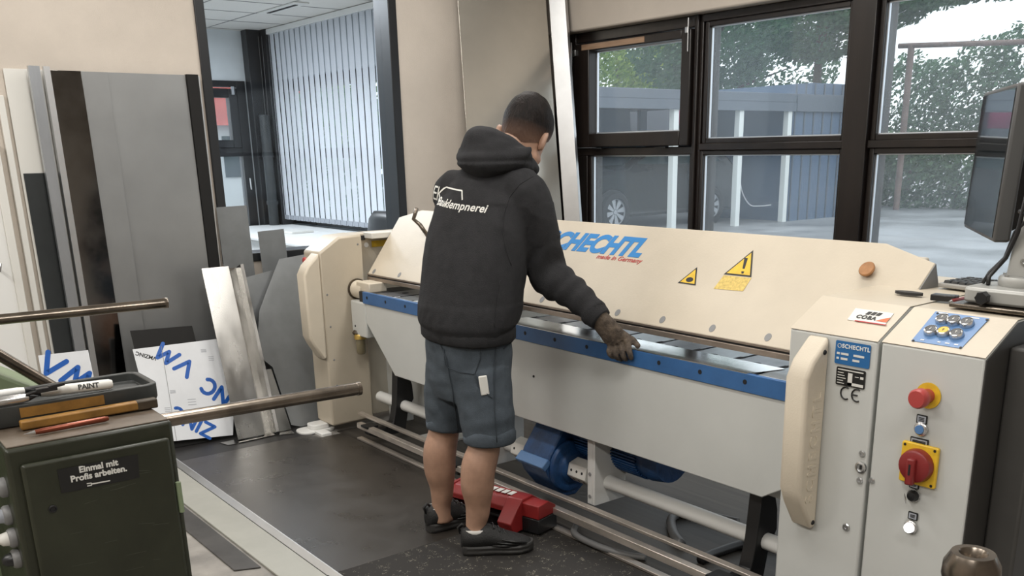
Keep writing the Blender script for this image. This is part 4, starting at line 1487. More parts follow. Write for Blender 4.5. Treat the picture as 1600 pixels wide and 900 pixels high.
MB().obox((q0 + q1) / 2, q1 - q0, n4.cross(q1 - q0), n4, (q1 - q0).length, 0.0025, 0.0006).build('film_seam', 'grey_plastic', fb)
fa, P5, n5 = plane_sheet('film_sheet', (-5.08, 0.90, 0.0), (-5.08, 1.15, 0.0), (-5.20, 1.15, 0.597), (-5.20, 0.915, 0.602), 0.002, 'film_white', 'smaller sheet with printed white film, leaning below the bright profiles')
U5 = (P5[1] - P5[0]).normalized()
V5 = n5.cross(U5)
if V5.z < 0:
    V5 = -V5
stroke_text(fa, P5, U5, V5, n5, 104, 582, 'VM', -38, 0.10)

# folded zinc channel leaning in front
ch0 = thing('zinc_channel', 'shiny folded zinc channel leaning on the black profile, foot flared out', 'profile', (-5.05, 1.95, 0))


def sweep(sec, p0, p1, t):
    """folded sheet: open section points (along y, towards the room) swept from foot p0 to head p1"""
    p0, p1 = Vector(p0), Vector(p1)
    ax = (p1 - p0).normalized()
    uy = Vector((0, 1, 0))
    un = ax.cross(uy)
    if un.x < 0:
        un = -un
    a = [uy * s[0] + un * s[1] for s in sec]
    n = len(a)
    off = []
    for i in range(n):
        d = (a[min(i + 1, n - 1)] - a[max(i - 1, 0)]).normalized()
        off.append(a[i] + d.cross(ax).normalized() * t)
    pts = a + off[::-1]
    return MB().prism([p0 + q for q in pts], p1 - p0)


sweep([(0.0, 0.0), (0.155, 0.0), (0.160, -0.045), (0.215, -0.050), (0.220, 0.02), (0.236, 0.022)], (-5.015, 1.810, 0.02), (-5.37, 1.842, 0.94), 0.0015).build('channel', 'raw_zinc', ch0)
fl = MB()
fl.prism([(-5.05, 1.82, 0.012), (-5.05, 2.02, 0.012), (-4.99, 2.03, 0.012), (-4.98, 1.80, 0.012)], (0, 0, 0.0015))
fl.prism([(-5.06, 1.72, 0.010), (-5.06, 1.81, 0.010), (-4.975, 1.795, 0.010), (-4.985, 1.74, 0.010)], (0, 0, 0.0015))
fl.prism([(-5.10, 2.03, 0.010), (-5.08, 2.14, 0.010), (-4.95, 2.12, 0.010), (-4.98, 2.04, 0.010)], (0, 0, 0.0015))
fl.build('foot_flange', 'raw_zinc', ch0)
plane_sheet('zinc_offcut', (-5.03, 2.062, 0.014), (-5.03, 2.135, 0.014), (-5.15, 2.10, 0.36), (-5.15, 2.068, 0.36), 0.0015, 'raw_zinc', 'bright tapering zinc offcut leaning at the foot of the folded channel', 'offcut')

# grey zinc sheets leaning under the office opening
plane_sheet('zinc_sheet', (WX + 0.06, 2.045, 0.0), (WX + 0.06, 2.235, 0.0), (WX + 0.02, 2.225, 1.262), (WX + 0.02, 2.042, 1.258), 0.0015, 'titan_zinc', 'tallest grey zinc strip standing in front of the office opening')
plane_sheet('zinc_sheet', (WX + 0.10, 2.28, 0.0), (WX + 0.10, 2.45, 0.0), (WX + 0.03, 2.44, 1.112), (WX + 0.03, 2.272, 1.106), 0.0015, 'titan_zinc', 'second grey zinc strip, reaching up in front of the office desk')


def poly_sheet(pxs, x0, lean, material, label, t=0.0015):
    """sheet outlined in a leaning plane: x = x0 at the floor, falling back by lean per metre of height"""
    n = Vector((1, 0, lean)).normalized()
    pts = [at_plane(px, py, (x0, 0, 0), n) for (px, py) in pxs]
    pts = [p if p.z > 0.002 else Vector((x0 - lean * 0.002, p.y, 0.002)) for p in pts]
    o = MB().prism(pts, n * t).build('zinc_sheet', material)
    return tag(o, label, 'sheet')


poly_sheet(((352, 452), (360, 440), (500, 402), (500, 690), (385, 694)), -5.22, 0.28, 'titan_zinc', 'wide grey zinc sheet at the back, below the two tall strips')
poly_sheet(((432, 415), (436, 405), (505, 392), (505, 690), (478, 686), (455, 664), (426, 574), (409, 560), (403, 520), (405, 486), (416, 456)), -5.07, 0.36, 'titan_zinc', 'front grey zinc sheet with curved cut edge beside the left cabinet')

# coated panel leaning in the corner, and its bright edge profile
pn_ = MB()
A0, A1 = Vector((-5.30, 3.70, 0.0)), Vector((-5.575, 3.76, 3.1))
B0, B1 = Vector((-5.10, 4.36, 0.0)), Vector((-5.53, 4.44, 3.1))
lp = MB().prism([A0, B0, B1, A1], (0.004, 0, 0)).build('coated_panel', 'coil_coat', bevel=0.0015)
tag(lp, 'tall glossy beige panel leaning in the corner behind the worker', 'panel')
Q0, Q1 = Vector((-5.09, 4.365, 0.0)), Vector((-5.50, 4.447, 3.1))
r0 = Vector((0.104, 0.058, 0))
al = MB().prism([Q0, Q0 + r0, Q0 + r0 + Vector((-0.01, 0.03, 0)), Q0 + Vector((-0.01, 0.03, 0))], Q1 - Q0).build('edge_profile', 'alu', bevel=0.003)
tag(al, 'bright aluminium profile standing beside the tall beige panel', 'profile')

# ------------------------------------------------------------------ things on and at the machine
ws = MB().prism([(-3.35, 2.4425, BZ + 0.0012), (-1.968, 2.4425, BZ + 0.0012), (-1.925, 2.592, BZ + 0.0012), (-3.35, 2.592, BZ + 0.0012)], (0, 0, 0.0012)).build('workpiece', 'work_sheet')
tag(ws, 'bright sheet metal strip lying on the machine bed under the glove', 'sheet')

TOPZ = 1.1185
kb = thing('keyboard', 'grey keyboard with dark keys on top of the right cabinet', 'keyboard', (-1.50, 2.92, 1.12))
k0 = Vector((-1.525, 2.79, 1.1235))
ku = Vector((0.30, -0.04, 0)).normalized()
kv = Vector((0.03, 0.36, 0)).normalized()
KW, KH = 0.36, 0.20
MB().prism([k0, k0 + ku * KW, k0 + ku * KW + kv * KH, k0 + kv * KH], (0, 0, 0.014)).build('body', 'keyboard_grey', kb, bevel=0.004)
kmesh = None
for r in range(5):
    for c in range(13):
        p = k0 + ku * (0.012 + c * 0.0262) + kv * (0.012 + r * 0.028) + Vector((0, 0, 0.014))
        if kmesh is None:
            km = MB()
            a = [p, p + ku * 0.022, p + ku * 0.022 + kv * 0.022, p + kv * 0.022]
            ctr = sum(a, Vector()) / 4
            b = [ctr + (q - ctr) * 0.8 + Vector((0, 0, 0.008)) for q in a]
            km.loft([a, b])
            kmesh = km.build('key', 'key_dark', kb)
            kp0 = p
        else:
            o = kmesh.copy()
            COL.objects.link(o)
            o.location = kmesh.location + (p - kp0)

st = thing('monitor_stand', 'grey monitor stand on the right cabinet with black clamp knob', 'stand', (-1.19, 2.60, TOPZ))
MB().prism([(-1.20 + p[0], 2.585 + p[1], 1.135) for p in rrect(0.20, 0.17, 0.035)], (0, 0, 0.042)).build('base_block', 'stand_grey', st, bevel=0.008)
MB().box(-1.315, -1.10, 2.475, 2.69, TOPZ + 0.003, 1.133).build('base_plate', 'rod_steel', st, bevel=0.003)
MB().lathe([(0, 0), (0.06, 0), (0.062, 0.006), (0.062, 0.020), (0.058, 0.026), (0, 0.026)], (-1.19, 2.62, 1.177), (0, 0, 1)).build('swivel_ring', 'stand_grey', st, smooth='auto')
col_ = MB().loft([[Vector((-1.19 + p[0], 2.625 + p[1], 1.20)) for p in rrect(0.085, 0.05, 0.012)], [Vector((-1.165 + p[0], 2.645 + p[1], 1.62)) for p in rrect(0.075, 0.05, 0.012)]]).build('column', 'stand_grey', st, bevel=0.004)
cs = MB()
cs.lathe([(0, 0), (0.010, 0), (0.009, 0.005), (0.004, 0.005), (0.003, 0.002), (0, 0.002)], (-1.185, 2.601, 1.243), NY, 16)
for k in range(6):
    a = k * PI / 3
    cs.lathe([(0, 0), (0.006, 0), (0.006, 0.005), (0, 0.005)], (-1.19 + 0.05 * math.cos(a), 2.62 + 0.05 * math.sin(a), 1.203), (0, 0, 1), 10)
cs.build('screw', 'bare_metal', st, smooth='auto')
kn = MB()
kn.lathe([(0, 0), (0.008, 0), (0.008, 0.012), (0.0, 0.012)], (-1.225, 2.50, 1.155), NY)
kn.prism([(-1.225 + (0.019 if k % 2 else 0.016) * math.cos(k * PI / 7), 2.488, 1.155 + (0.019 if k % 2 else 0.016) * math.sin(k * PI / 7)) for k in range(14)], (0, -0.02, 0))
kn.build('clamp_knob', 'black_plastic', st, bevel=0.002)
cbm = MB()
cbm.tube([(-1.255, 2.56, 1.18), (-1.262, 2.575, 1.20), (-1.235, 2.60, 1.25), (-1.205, 2.585, 1.32), (-1.195, 2.585, 1.42), (-1.14, 2.60, 1.44)], 0.006, 8)
cbm.tube([(-1.275, 2.57, 1.18), (-1.265, 2.58, 1.21), (-1.24, 2.605, 1.25), (-1.215, 2.59, 1.32), (-1.17, 2.58, 1.37), (-1.09, 2.59, 1.385)], 0.005, 8)
cbm.tube([(-1.21, 2.59, 1.375), (-1.15, 2.57, 1.36), (-1.08, 2.585, 1.37)], 0.006, 8)
cbm.build('cable', 'black_plastic', st, smooth=True)
mon = thing('monitor', 'dark grey monitor turned sideways on the grey stand', 'monitor', (-1.22, 2.75, 1.28))
mu = Vector((-0.59, 0.807, 0)).normalized()
mn = Vector((-mu.y, mu.x, 0))           # towards the operator
if mn.x > 0:
    mn = -mn
m0 = Vector((-1.302, 2.652, 1.283))
MT = Vector((0.016, 0.0, 0.418))
mb = MB()
mb.prism([m0, m0 + mu * 0.53, m0 + mu * 0.53 - mn * 0.045, m0 - mn * 0.045], MT)
mb.build('housing', 'monitor_grey', mon, bevel=0.008)
MB().prism([m0 + mu * 0.012 + mn * 0.001 + MT * 0.03, m0 + mu * 0.518 + mn * 0.001 + MT * 0.03, m0 + mu * 0.518 + mn * 0.001 + MT * 0.97, m0 + mu * 0.012 + mn * 0.001 + MT * 0.97], mn * 0.0012).build('screen', 'screen', mon)
MB().prism([m0 - mn * 0.045 + mu * 0.04 + MT * 0.06, m0 - mn * 0.045 + mu * 0.49 + MT * 0.06, m0 - mn * 0.085 + mu * 0.44 + MT * 0.1, m0 - mn * 0.085 + mu * 0.05 + MT * 0.1], MT * 0.8).build('rear_cover', 'monitor_dark', mon, bevel=0.006)
MB().obox(m0 - mn * 0.095 + mu * 0.10 + MT * 0.40, mu, mn, (0, 0, 1), 0.10, 0.05, 0.10).build('mount_plate', 'stand_grey', mon, bevel=0.003)

er = MB().obox(at(1476, 465, 'z', TOPZ + 0.012), (1, 0.15, 0), (-0.15, 1, 0), (0, 0, 1), 0.07, 0.035, 0.018).build('magnet_block', 'black_plastic', bevel=0.003)
tag(er, 'small black block lying beside the red pen on the cabinet top', 'block')


def pen(name, label, p0, p1, r, body, tip, cat='pen', cap=None):
    p0, p1 = Vector(p0), Vector(p1)
    d = (p1 - p0)
    L = d.length
    d.normalize()
    t = thing(name, label, cat, (p0 + p1) / 2 - Vector((0, 0, r)))
    MB().lathe([(0, 0.018), (r * 0.8, 0.018), (r, 0.03), (r, L - 0.006), (r * 0.7, L), (0, L)], p0, d, 16).build('barrel', body, t, smooth='auto')
    MB().lathe([(0.0008, 0), (0.001, 0.004), (r * 0.8, 0.0185), (0, 0.0185)], p0, d, 16).build('tip', tip, t, smooth='auto')
    if cap:
        MB().lathe([(0, L * 0.62), (r * 1.12, L * 0.62), (r * 1.12, L + 0.002), (0, L + 0.003)], p0, d, 16).build('cap', cap, t, smooth='auto')
    return t


pen('pen', 'dark red pen with silver tip lying on the control box top', at(1481, 472, 'z', TOPZ + 0.009), at(1516, 465, 'z', TOPZ + 0.009), 0.0062, 'dark_red', 'silver')

# red foot pedal
fpd = thing('foot_pedal', 'red foot pedal housing on the floor beside the right shoe', 'pedal', (-3.12, 2.28, 0))
fp = [(-3.46, 2.28), (-3.05, 2.46)]
# hood: arched shell open to the front
ax = Vector((0.97, 0.24, 0)).normalized()      # along the pedal
ay = Vector((-ax.y, ax.x, 0))                   # away from the worker
o0 = Vector((-3.31, 2.095, 0.009))


def hoodpt(u, w, z):
    return o0 + ax * u + ay * w + Vector((0, 0, z))


sh_ = []
sec = [(0.0, 0.088), (0.0, 0.112), (0.03, 0.142), (0.10, 0.150), (0.155, 0.115), (0.16, 0.012)]
inn = [(0.010, 0.088), (0.010, 0.106), (0.034, 0.132), (0.098, 0.138), (0.145, 0.108), (0.150, 0.012)]
hb = MB()
hb.prism([hoodpt(0.0, w, z) for (w, z) in sec] + [hoodpt(0.0, w, z) for (w, z) in inn[::-1]], ax * 0.36)
hb.build('hood', 'pedal_red', fpd, bevel=0.004)
MB().prism([hoodpt(0.19, -0.03, 0.0), hoodpt(0.39, -0.05, 0.0), hoodpt(0.39, 0.165, 0.0), hoodpt(-0.01, 0.165, 0.0), hoodpt(-0.01, 0.125, 0.0), hoodpt(0.19, 0.125, 0.0)], (0, 0, 0.012)).build('base', 'black_plastic', fpd, bevel=0.003)
ck = MB()
ck.prism([hoodpt(0.325, w, z) for (w, z) in ((-0.03, 0.012), (-0.05, 0.06), (0.0, 0.12), (0.03, 0.148), (0.10, 0.15), (0.155, 0.115), (0.16, 0.012))], ax * 0.075)
ck.prism([hoodpt(0.0, w, z) for (w, z) in ((0.10, 0.012), (0.0, 0.09), (0.0, 0.112), (0.03, 0.148), (0.10, 0.15), (0.155, 0.115), (0.16, 0.012))], ax * 0.02)
ck.build('cheek', 'pedal_red', fpd, bevel=0.004)
b2 = MB().prism([hoodpt(0.395, w, z) for (w, z) in ((0.03, 0.075), (0.03, 0.135), (0.10, 0.14), (0.15, 0.11), (0.155, 0.075))], ax * 0.09).build('end_box', 'pedal_red', fpd, bevel=0.004)
MB().prism([hoodpt(0.395, w, z) for (w, z) in ((0.028, 0.012), (0.028, 0.074), (0.155, 0.074), (0.155, 0.012))], ax * 0.092).build('end_base', 'black_plastic', b2, bevel=0.003)
MB().prism([hoodpt(0.20, 0.02, 0.045), hoodpt(0.32, 0.02, 0.045), hoodpt(0.32, 0.12, 0.03), hoodpt(0.20, 0.12, 0.03)], (0, 0, 0.012)).build('treadle', 'black_plastic', fpd, bevel=0.003)
pl = MB()
for k in range(5):
    pl.prism([hoodpt(0.17 + k * 0.034, 0.045, 0.1502), hoodpt(0.195 + k * 0.034, 0.045, 0.1502), hoodpt(0.195 + k * 0.034, 0.085, 0.1508), hoodpt(0.17 + k * 0.034, 0.085, 0.1508)], (0, 0, 0.0008))
pl.build('worn_lettering', 'off_white', fpd)

# cables and hose on the floor
hz = MB().tube(spline([(-2.80, 2.42, 0.045), (-2.74, 2.345, 0.032), (-2.60, 2.34, 0.026), (-2.47, 2.38, 0.018), (-2.40, 2.42, 0.018)]), 0.014, 10).build('hose', 'cable', smooth=True)
tag(hz, 'grey hose curving over the floor beneath the pedal rails', 'hose')
hz = MB().tube(spline([(-2.40, 2.62, 0.02), (-2.50, 2.68, 0.02), (-2.62, 2.80, 0.02), (-2.60, 2.90, 0.02), (-2.40, 2.97, 0.02)]), 0.02, 10).build('cable', 'cable', smooth=True)
tag(hz, 'thick dark cable looping on the floor below the white shaft', 'cable')
hz = MB().tube(spline([(-2.24, 2.56, 0.02), (-2.25, 2.66, 0.02), (-2.22, 2.85, 0.02), (-2.1, 2.93, 0.02)]), 0.02, 10).build('cable', 'black_plastic', smooth=True)
tag(hz, 'straight dark cable on the floor beside the right pedal lever', 'cable')
o = MB().prism([(-4.25, 3.30, 0.02), (-3.45, 3.30, 0.02), (-3.45, 3.42, 0.42), (-4.25, 3.42, 0.42)], (0, 0.004, 0)).build('daylight_sheet', 'white', bevel=0.001)  # white sheet standing in for the patch of daylight behind the gearbox
tag(o, 'pale sheet standing in for daylight behind the blue gearbox', 'sheet')

# ------------------------------------------------------------------ green machine in the foreground
GX = -1.75
G = thing('green_machine', 'worn dark green machine cabinet with steel rods, front left', 'machine', (-1.95, 0.35, 0))
cab = MB().box(-2.10, GX, 0.230, 0.512, 0.04, 1.079).build('cabinet', 'green_paint', G, bevel=0.008, seg=3)
MB().box(-2.095, GX - 0.006, 0.236, 0.507, 1.0785, 1.0815).build('worn_top', 'green_top', cab, bevel=0.001)
MB().box(-2.12, GX - 0.02, 0.25, 0.5, 0.0, 0.04).build('plinth', 'black_steel', cab)
door = MB().box(GX, GX + 0.012, 0.250, 0.500, 0.10, 1.050).build('door', 'green_paint', G, bevel=0.006, seg=3)
MB().lathe([(0, 0), (0.007, 0), (0.007, 0.002), (0.005, 0.003), (0.004, 0.001), (0, 0.001)], (GX + 0.012, 0.2865, 0.963), (1, 0, 0), 16).build('door_lock', 'black_steel', door)
MB().cyl((GX + 0.008, 0.505, 0.90), (GX + 0.008, 0.505, 0.96), 0.005).build('hinge', 'green_light', door, smooth='auto')
XF = GX + 0.0125
pa, pb = at(91, 735, 'x', XF), at(216, 710, 'x', XF)
stp = [at(px, py, 'x', XF) for (px, py) in ((89, 734), (215, 709.5), (218, 746), (96, 771))]
stk = MB().prism(stp, (0.0006, 0, 0)).build('sticker', 'black_ink', door)
u_ = (at(190, 724, 'x', XF) - at(120, 738, 'x', XF)).normalized()
XL = XF + 0.0012
letters('lettering', 'Einmal mit', 0.0155, 'off_white', stk, at(154, 728.5, 'x', XL), u_, (0, 0, 1), bold=0.0005)
letters('lettering', 'Profis arbeiten.', 0.0155, 'off_white', stk, at(155, 740.5, 'x', XL), u_, (0, 0, 1), bold=0.0005)
wr = MB()
q0, q1 = at(142, 756.5, 'x', XL), at(172, 751, 'x', XL)
wr.obox((q0 + q1) / 2, q1 - q0, (0, -(q1 - q0).z, (q1 - q0).y), (1, 0, 0), (q1 - q0).length, 0.0022, 0.0004)
for a in range(10):
    t0 = math.radians(200 + a * 34 - 20)
for k in (-1, 1):
    q = q0 + Vector((0, -0.0025, 0.0022 * k))
    wr.obox(q, q1 - q0, (0, -(q1 - q0).z, (q1 - q0).y), (1, 0, 0), 0.008, 0.0016, 0.0004)
wr.build('spanner_symbol', 'off_white', stk)
scr = MB()
random.seed(3)
for k in range(16):
    y, z = 0.27 + random.random() * 0.20, 0.80 + random.random() * 0.2
    l = 0.01 + random.random() * 0.03
    a = random.uniform(-0.25, 0.12)
    scr.obox((GX + 0.01208, y, z), (0, math.cos(a), math.sin(a)), (0, -math.sin(a), math.cos(a)), (1, 0, 0), l, 0.0006, 0.0003)
scr.build('scratch', 'scratch', door)
# switches on its left flank
ks = MB()
for (x, z, kind) in ((-1.80, 1.0, 0), (-1.81, 0.945, 1), (-1.80, 0.905, 2), (-1.80, 0.865, 3)):
    c = Vector((x, 0.230, z))
    kb_ = MB().lathe([(0, 0), (0.018, 0), (0.018, 0.008), (0.015, 0.012), (0, 0.012)], c, NY).build('switch_collar', 'grey_plastic', cab, smooth='auto')
    MB().lathe([(0, 0.012), (0.013, 0.012), (0.011, 0.022), (0.005, 0.028), (0, 0.028)], c, NY).build('switch_button', ('silver', 'grey_ink', 'off_white', 'black_plastic')[kind], kb_, smooth='auto')
# body, sloped top and rods
MB().prism([(-2.32, -0.30, 0.0), (-2.32, -0.30, 1.20), (-2.32, 0.20, 1.20), (-2.32, 0.395, 1.075), (-2.32, 0.395, 0.0)], (0.215, 0, 0)).build('body', 'green_light', G, bevel=0.006)


def rod(p0, p1, r, parent, hole=True):
    p0, p1 = Vector(p0), Vector(p1)
    d = (p1 - p0).normalized()
    o = MB().lathe([(0, 0), (r, 0), (r, (p1 - p0).length - 0.004), (r * 1.08, (p1 - p0).length - 0.003), (r * 1.08, (p1 - p0).length + 0.006), (r * 0.6, (p1 - p0).length + 0.006), (r * 0.6, (p1 - p0).length - 0.01), (0, (p1 - p0).length - 0.01)], p0, d, 20).build('steel_rod', 'rod_steel', parent, smooth='auto')
    return o


rd = rod((-1.95, 0.505, 1.028), (-1.95, 1.0, 1.020), 0.0148, G)
MB().lathe([(0, 0), (0.004, 0), (0.004, 0.001), (0, 0.001)], (-1.944, 0.965, 1.0323), (0.4, 0, 1), 10).build('rod_hole', 'slot_black', rd)
rod((-2.16, -0.1, 1.242), (-2.10, 0.632, 1.245), 0.0105, G)
rod((-2.12, -0.05, 1.50), (-2.11, 0.405, 1.082), 0.0115, G)
MB().box(-2.30, -2.02, -0.30, -0.02, 1.15, 1.56).build('head_block', 'green_light', G, bevel=0.01)

# tray with pens on the cabinet
TR = thing('tray', 'dark grey plastic tray lying on top of the green cabinet', 'tray', (-1.94, 0.33, 1.083))
TZ = 1.0825
tz = MB()
outer = [Vector((-1.955 + p[0], 0.353 + p[1], 0)) for p in rrect(0.15, 0.364, 0.025)]
inner = [Vector((-1.955 + p[0], 0.353 + p[1], 0)) for p in rrect(0.128, 0.342, 0.016)]
bot = [Vector((-1.955 + p[0], 0.353 + p[1], 0)) for p in rrect(0.142, 0.352, 0.022)]


def at_z(r, z):
    return [v + Vector((0, 0, z)) for v in r]


tz.loft([at_z(bot, TZ), at_z(outer, TZ + 0.012), at_z(outer, TZ + 0.040), at_z(inner, TZ + 0.040), at_z(inner, TZ + 0.022)])
tz.build('tray_body', 'tray_grey', TR, bevel=0.002)
MB().box(-1.8795, -1.8785, 0.285, 0.43, TZ + 0.016, TZ + 0.034).build('paper_label', 'wood_rule', TR)
ZT = TZ + 0.040


def marker(label, p0, p1, r, body, cap):
    return pen('marker', label, p0, p1, r, body, 'black_plastic', 'marker', cap)


mk = marker('white paint marker lying on the rim of the dark tray, writing on barrel', (-1.905, 0.31, ZT + 0.012), (-1.892, 0.452, ZT + 0.0105), 0.0098, 'off_white', None)
letters('lettering', 'PAINT', 0.013, 'black_ink', mk, (-1.8872, 0.408, ZT + 0.0135), (0.09, 1, -0.01), (-0.45, 0, 1), bold=0.0004, extrude=0.001)
marker('silver marker lying in front on the tray, cap to the left', (-1.889, 0.322, ZT + 0.009), (-1.884, 0.21, ZT + 0.010), 0.0088, 'silver', 'off_white')
marker('pinkish white marker lying behind the silver marker on the tray', (-1.915, 0.322, ZT + 0.017), (-1.912, 0.20, ZT + 0.018), 0.008, 'white', 'black_plastic')
cl = thing('clip', 'black clip lying over the markers in the tray', 'clip', (-1.89, 0.335, ZT + 0.015))
k_ = MB()
k_.tube([(-1.882, 0.300, ZT + 0.016), (-1.880, 0.325, ZT + 0.020)], 0.003, 8)
k_.obox((-1.882, 0.335, ZT + 0.021), (0.05, 1, 0.05), (1, 0, 0), (0, 0, 1), 0.035, 0.014, 0.008)
k_.obox((-1.880, 0.352, ZT + 0.026), (0.05, 1, 0.12), (1, 0, 0), (0, 0, 1), 0.028, 0.012, 0.006)
k_.build('clip_body', 'black_plastic', cl, bevel=0.002)
wrl = MB().obox((-1.852, 0.395, TZ + 0.0098), (0.01, 1, 0.01), (1, 0, 0), (0, 0, 1), 0.235, 0.018, 0.017).build('folding_rule', 'wood_rule', bevel=0.003)
MB().obox((-1.8515, 0.497, TZ + 0.0102), (0.01, 1, 0.01), (1, 0, 0), (0, 0, 1), 0.040, 0.0195, 0.019).build('rule_hinge', 'grease', wrl, bevel=0.003)
tag(wrl, 'folded yellow brown wooden rule lying along the front of the tray', 'rule')
pen('ballpoint_pen', 'copper coloured ballpoint pen lying on the green cabinet top', (-1.795, 0.272, TZ + 0.0065), (-1.805, 0.415, TZ + 0.0065), 0.0052, 'copper_pen', 'silver')

# steel post end in the right corner
KP = thing('steel_post', 'polished steel post with a rounded hollow end, bottom right corner', 'post', (-0.585, 1.25, 0))
MB().lathe([(0, 0.0), (0.026, 0.0), (0.026, 0.90), (0.034, 0.925), (0.040, 0.95), (0.039, 0.968), (0.030, 0.985), (0.020, 0.985), (0.014, 0.975), (0.012, 0.95), (0, 0.95)], (-0.585, 1.25, 0.006), (0, 0, 1)).build('shaft', 'rod_steel', KP, smooth='auto')
MB().lathe([(0, 0), (0.09, 0), (0.09, 0.008), (0, 0.008)], (-0.585, 1.25, 0), (0, 0, 1)).build('base_plate', 'rod_steel', KP)

# ------------------------------------------------------------------ outdoors
struct(MB().box(-60, 25, 4.9, 70, -0.2, 0.10).build('ground', 'asphalt'))
struct(MB().box(-60, -10.7, -20, 4.9, -0.2, 0.10).build('ground_side', 'asphalt'))
cpt = thing('carport', 'dark flat roofed carport along the yard behind the windows', 'carport', (-14, 13, 0.1))
MB().box(-17.0, -11.95, 10.3, 15.9, 2.34, 2.50).build('roof', 'fascia', cpt, bevel=0.01)
MB().box(-17.0, -16.8, 10.3, 15.9, 0.1, 2.34).build('rear_wall', 'carport_wall', cpt)
MB().box(-12.02, -11.94, 10.3, 15.9, 2.18, 2.34).build('roof_beam', 'fascia', cpt)
for y in (10.6, 12.62, 14.35, 15.78):
    MB().box(-12.10, -11.98, y - 0.06, y + 0.06, 0.1, 2.2).build('post', 'post_white', cpt, bevel=0.006)
o = MB().box(-16.79, -16.74, 17.2, 18.4, 1.95, 2.55).build('sign', 'sign_red')
tag(MB().box(-15.3, -15.25, 15.9, 17.2, 2.02, 2.33).build('sign_board', 'sign_red', bevel=0.004), 'pinkish red sign hanging under the carport roof behind white posts', 'sign')
bpy.data.objects.remove(o)
for (y0, y1) in ((11.0, 12.3), (14.0, 14.9), (15.2, 15.4)):
    MB().box(-15.6, -15.5, y0, y1, 0.1, 2.34).build('partition_panel', 'shed_blue', cpt, bevel=0.004)
sd = thing('blue_shed', 'blue grey metal clad shed at the end of the carport', 'shed', (-12.6, 17.2, 0.1))
MB().box(-14.6, -12.05, 15.95, 18.5, 0.1, 2.30).build('wall', 'shed_blue', sd)
MB().box(-12.05, -11.96, 15.95, 18.5, 2.18, 2.50).build('fascia', 'fascia', sd, bevel=0.006)
struct(MB().box(-17.0, -16.8, 15.95, 24.0, 0.1, 2.5).build('wall_yard', 'carport_wall'))
sb = MB()
for k in range(9):
    y = 15.98 + k * 0.3
    sb.box(-12.05, -12.025, y, y + 0.03, 0.1, 2.7)
sb.build('cladding_seam', 'fascia', sd)
MB().box(-14.6, -12.05, 16.5, 18.5, 2.30, 2.72).build('upper_wall', 'shed_blue', sd)

# black car under the carport, seen from its side
car = thing('car', 'black car with silver rims parked under the carport', 'car', (-13.7, 13.25, 0.1))
prof = [(11.05, 0.42), (11.02, 0.85), (11.15, 1.02), (11.75, 1.14), (12.35, 1.20), (13.15, 1.62), (14.55, 1.64), (15.25, 1.35), (15.42, 1.05), (15.45, 0.5), (15.3, 0.34), (11.2, 0.34)]
rings = []
for (x, w) in ((-12.95, 0.93), (-12.87, 1.0), (-13.2, 1.0), (-14.4, 1.0), (-14.72, 1.0), (-14.65, 0.93)):
    cy, cz = 13.25, 0.8
    rings.append([Vector((x - (0.16 if z > 1.2 and x > -13.0 else (-0.16 if z > 1.2 and x < -14.6 else 0)), cy + (y - cy) * w, 0.1 + cz - 0.1 + (z - cz) * w)) for (y, z) in prof])
MB().loft(rings).build('body', 'car_black', car, bevel=0.05, seg=3)
MB().prism([(-12.99, 12.55, 1.22), (-12.99, 13.2, 1.55), (-12.99, 14.5, 1.57), (-12.99, 14.95, 1.28)], (-0.02, 0, 0)).build('side_window', 'car_glass', car)
MB().prism([(-13.05, 12.36, 1.235), (-14.5, 12.36, 1.235), (-14.4, 13.1, 1.615), (-13.15, 13.1, 1.615)], (0, -0.012, 0.012)).build('windscreen', 'car_glass', car)
for y in (11.98, 14.55):
    ar = MB()
    ar.lathe([(0, 0), (0.40, 0), (0.40, 0.05), (0, 0.05)], (-12.91, y, 0.44), (1, 0, 0), 32)
    ar.build('wheel_arch', 'tyre', car)
    wh = MB().lathe([(0.235, 0.0), (0.33, 0.0), (0.345, 0.03), (0.345, 0.18), (0.33, 0.20), (0.25, 0.21), (0.235, 0.19)], (-12.98, y, 0.445), (1, 0, 0), 36).build('wheel', 'tyre', car, smooth='auto')
    rm = MB()
    rm.lathe([(0.0, 0.12), (0.24, 0.12), (0.24, 0.135), (0, 0.135)], (-12.98, y, 0.445), (1, 0, 0), 30)
    rm.build('rim_dish', 'monitor_dark', wh)
    rm = MB()
    for k in range(8):
        a = k * PI / 4 + 0.2
        d0, d1 = Vector((0, math.cos(a), math.sin(a))), Vector((0, -math.sin(a), math.cos(a)))
        c0 = Vector((-12.845, y, 0.445))
        rm.prism([c0 + d0 * 0.05 - d1 * 0.018, c0 + d0 * 0.05 + d1 * 0.018, c0 + d0 * 0.228 + d1 * 0.05, c0 + d0 * 0.228 - d1 * 0.05], (0.02, 0, 0))
    rm.lathe([(0.225, 0.12), (0.243, 0.12), (0.243, 0.165), (0.225, 0.165)], (-12.98, y, 0.445), (1, 0, 0), 36)
    rm.lathe([(0, 0.13), (0.05, 0.13), (0.04, 0.16), (0, 0.16)], (-12.98, y, 0.445), (1, 0, 0), 16)
    rm.build('rim', 'rim', wh)
MB().obox((-12.86, 11.2, 0.95), (0, 1, 0.1), (1, 0, 0), (0, 0, 1), 0.28, 0.05, 0.12).build('headlamp', 'rim', car, bevel=0.02)
MB().obox((-12.80, 12.75, 1.20), (0, 1, 0), (1, 0, 0), (0, 0, 1), 0.2, 0.14, 0.12).build('mirror', 'car_black', car, bevel=0.03)
van = thing('van', 'pale grey van parked behind the white posts, deeper in the yard', 'van', (-15.8, 18.3, 0.1))
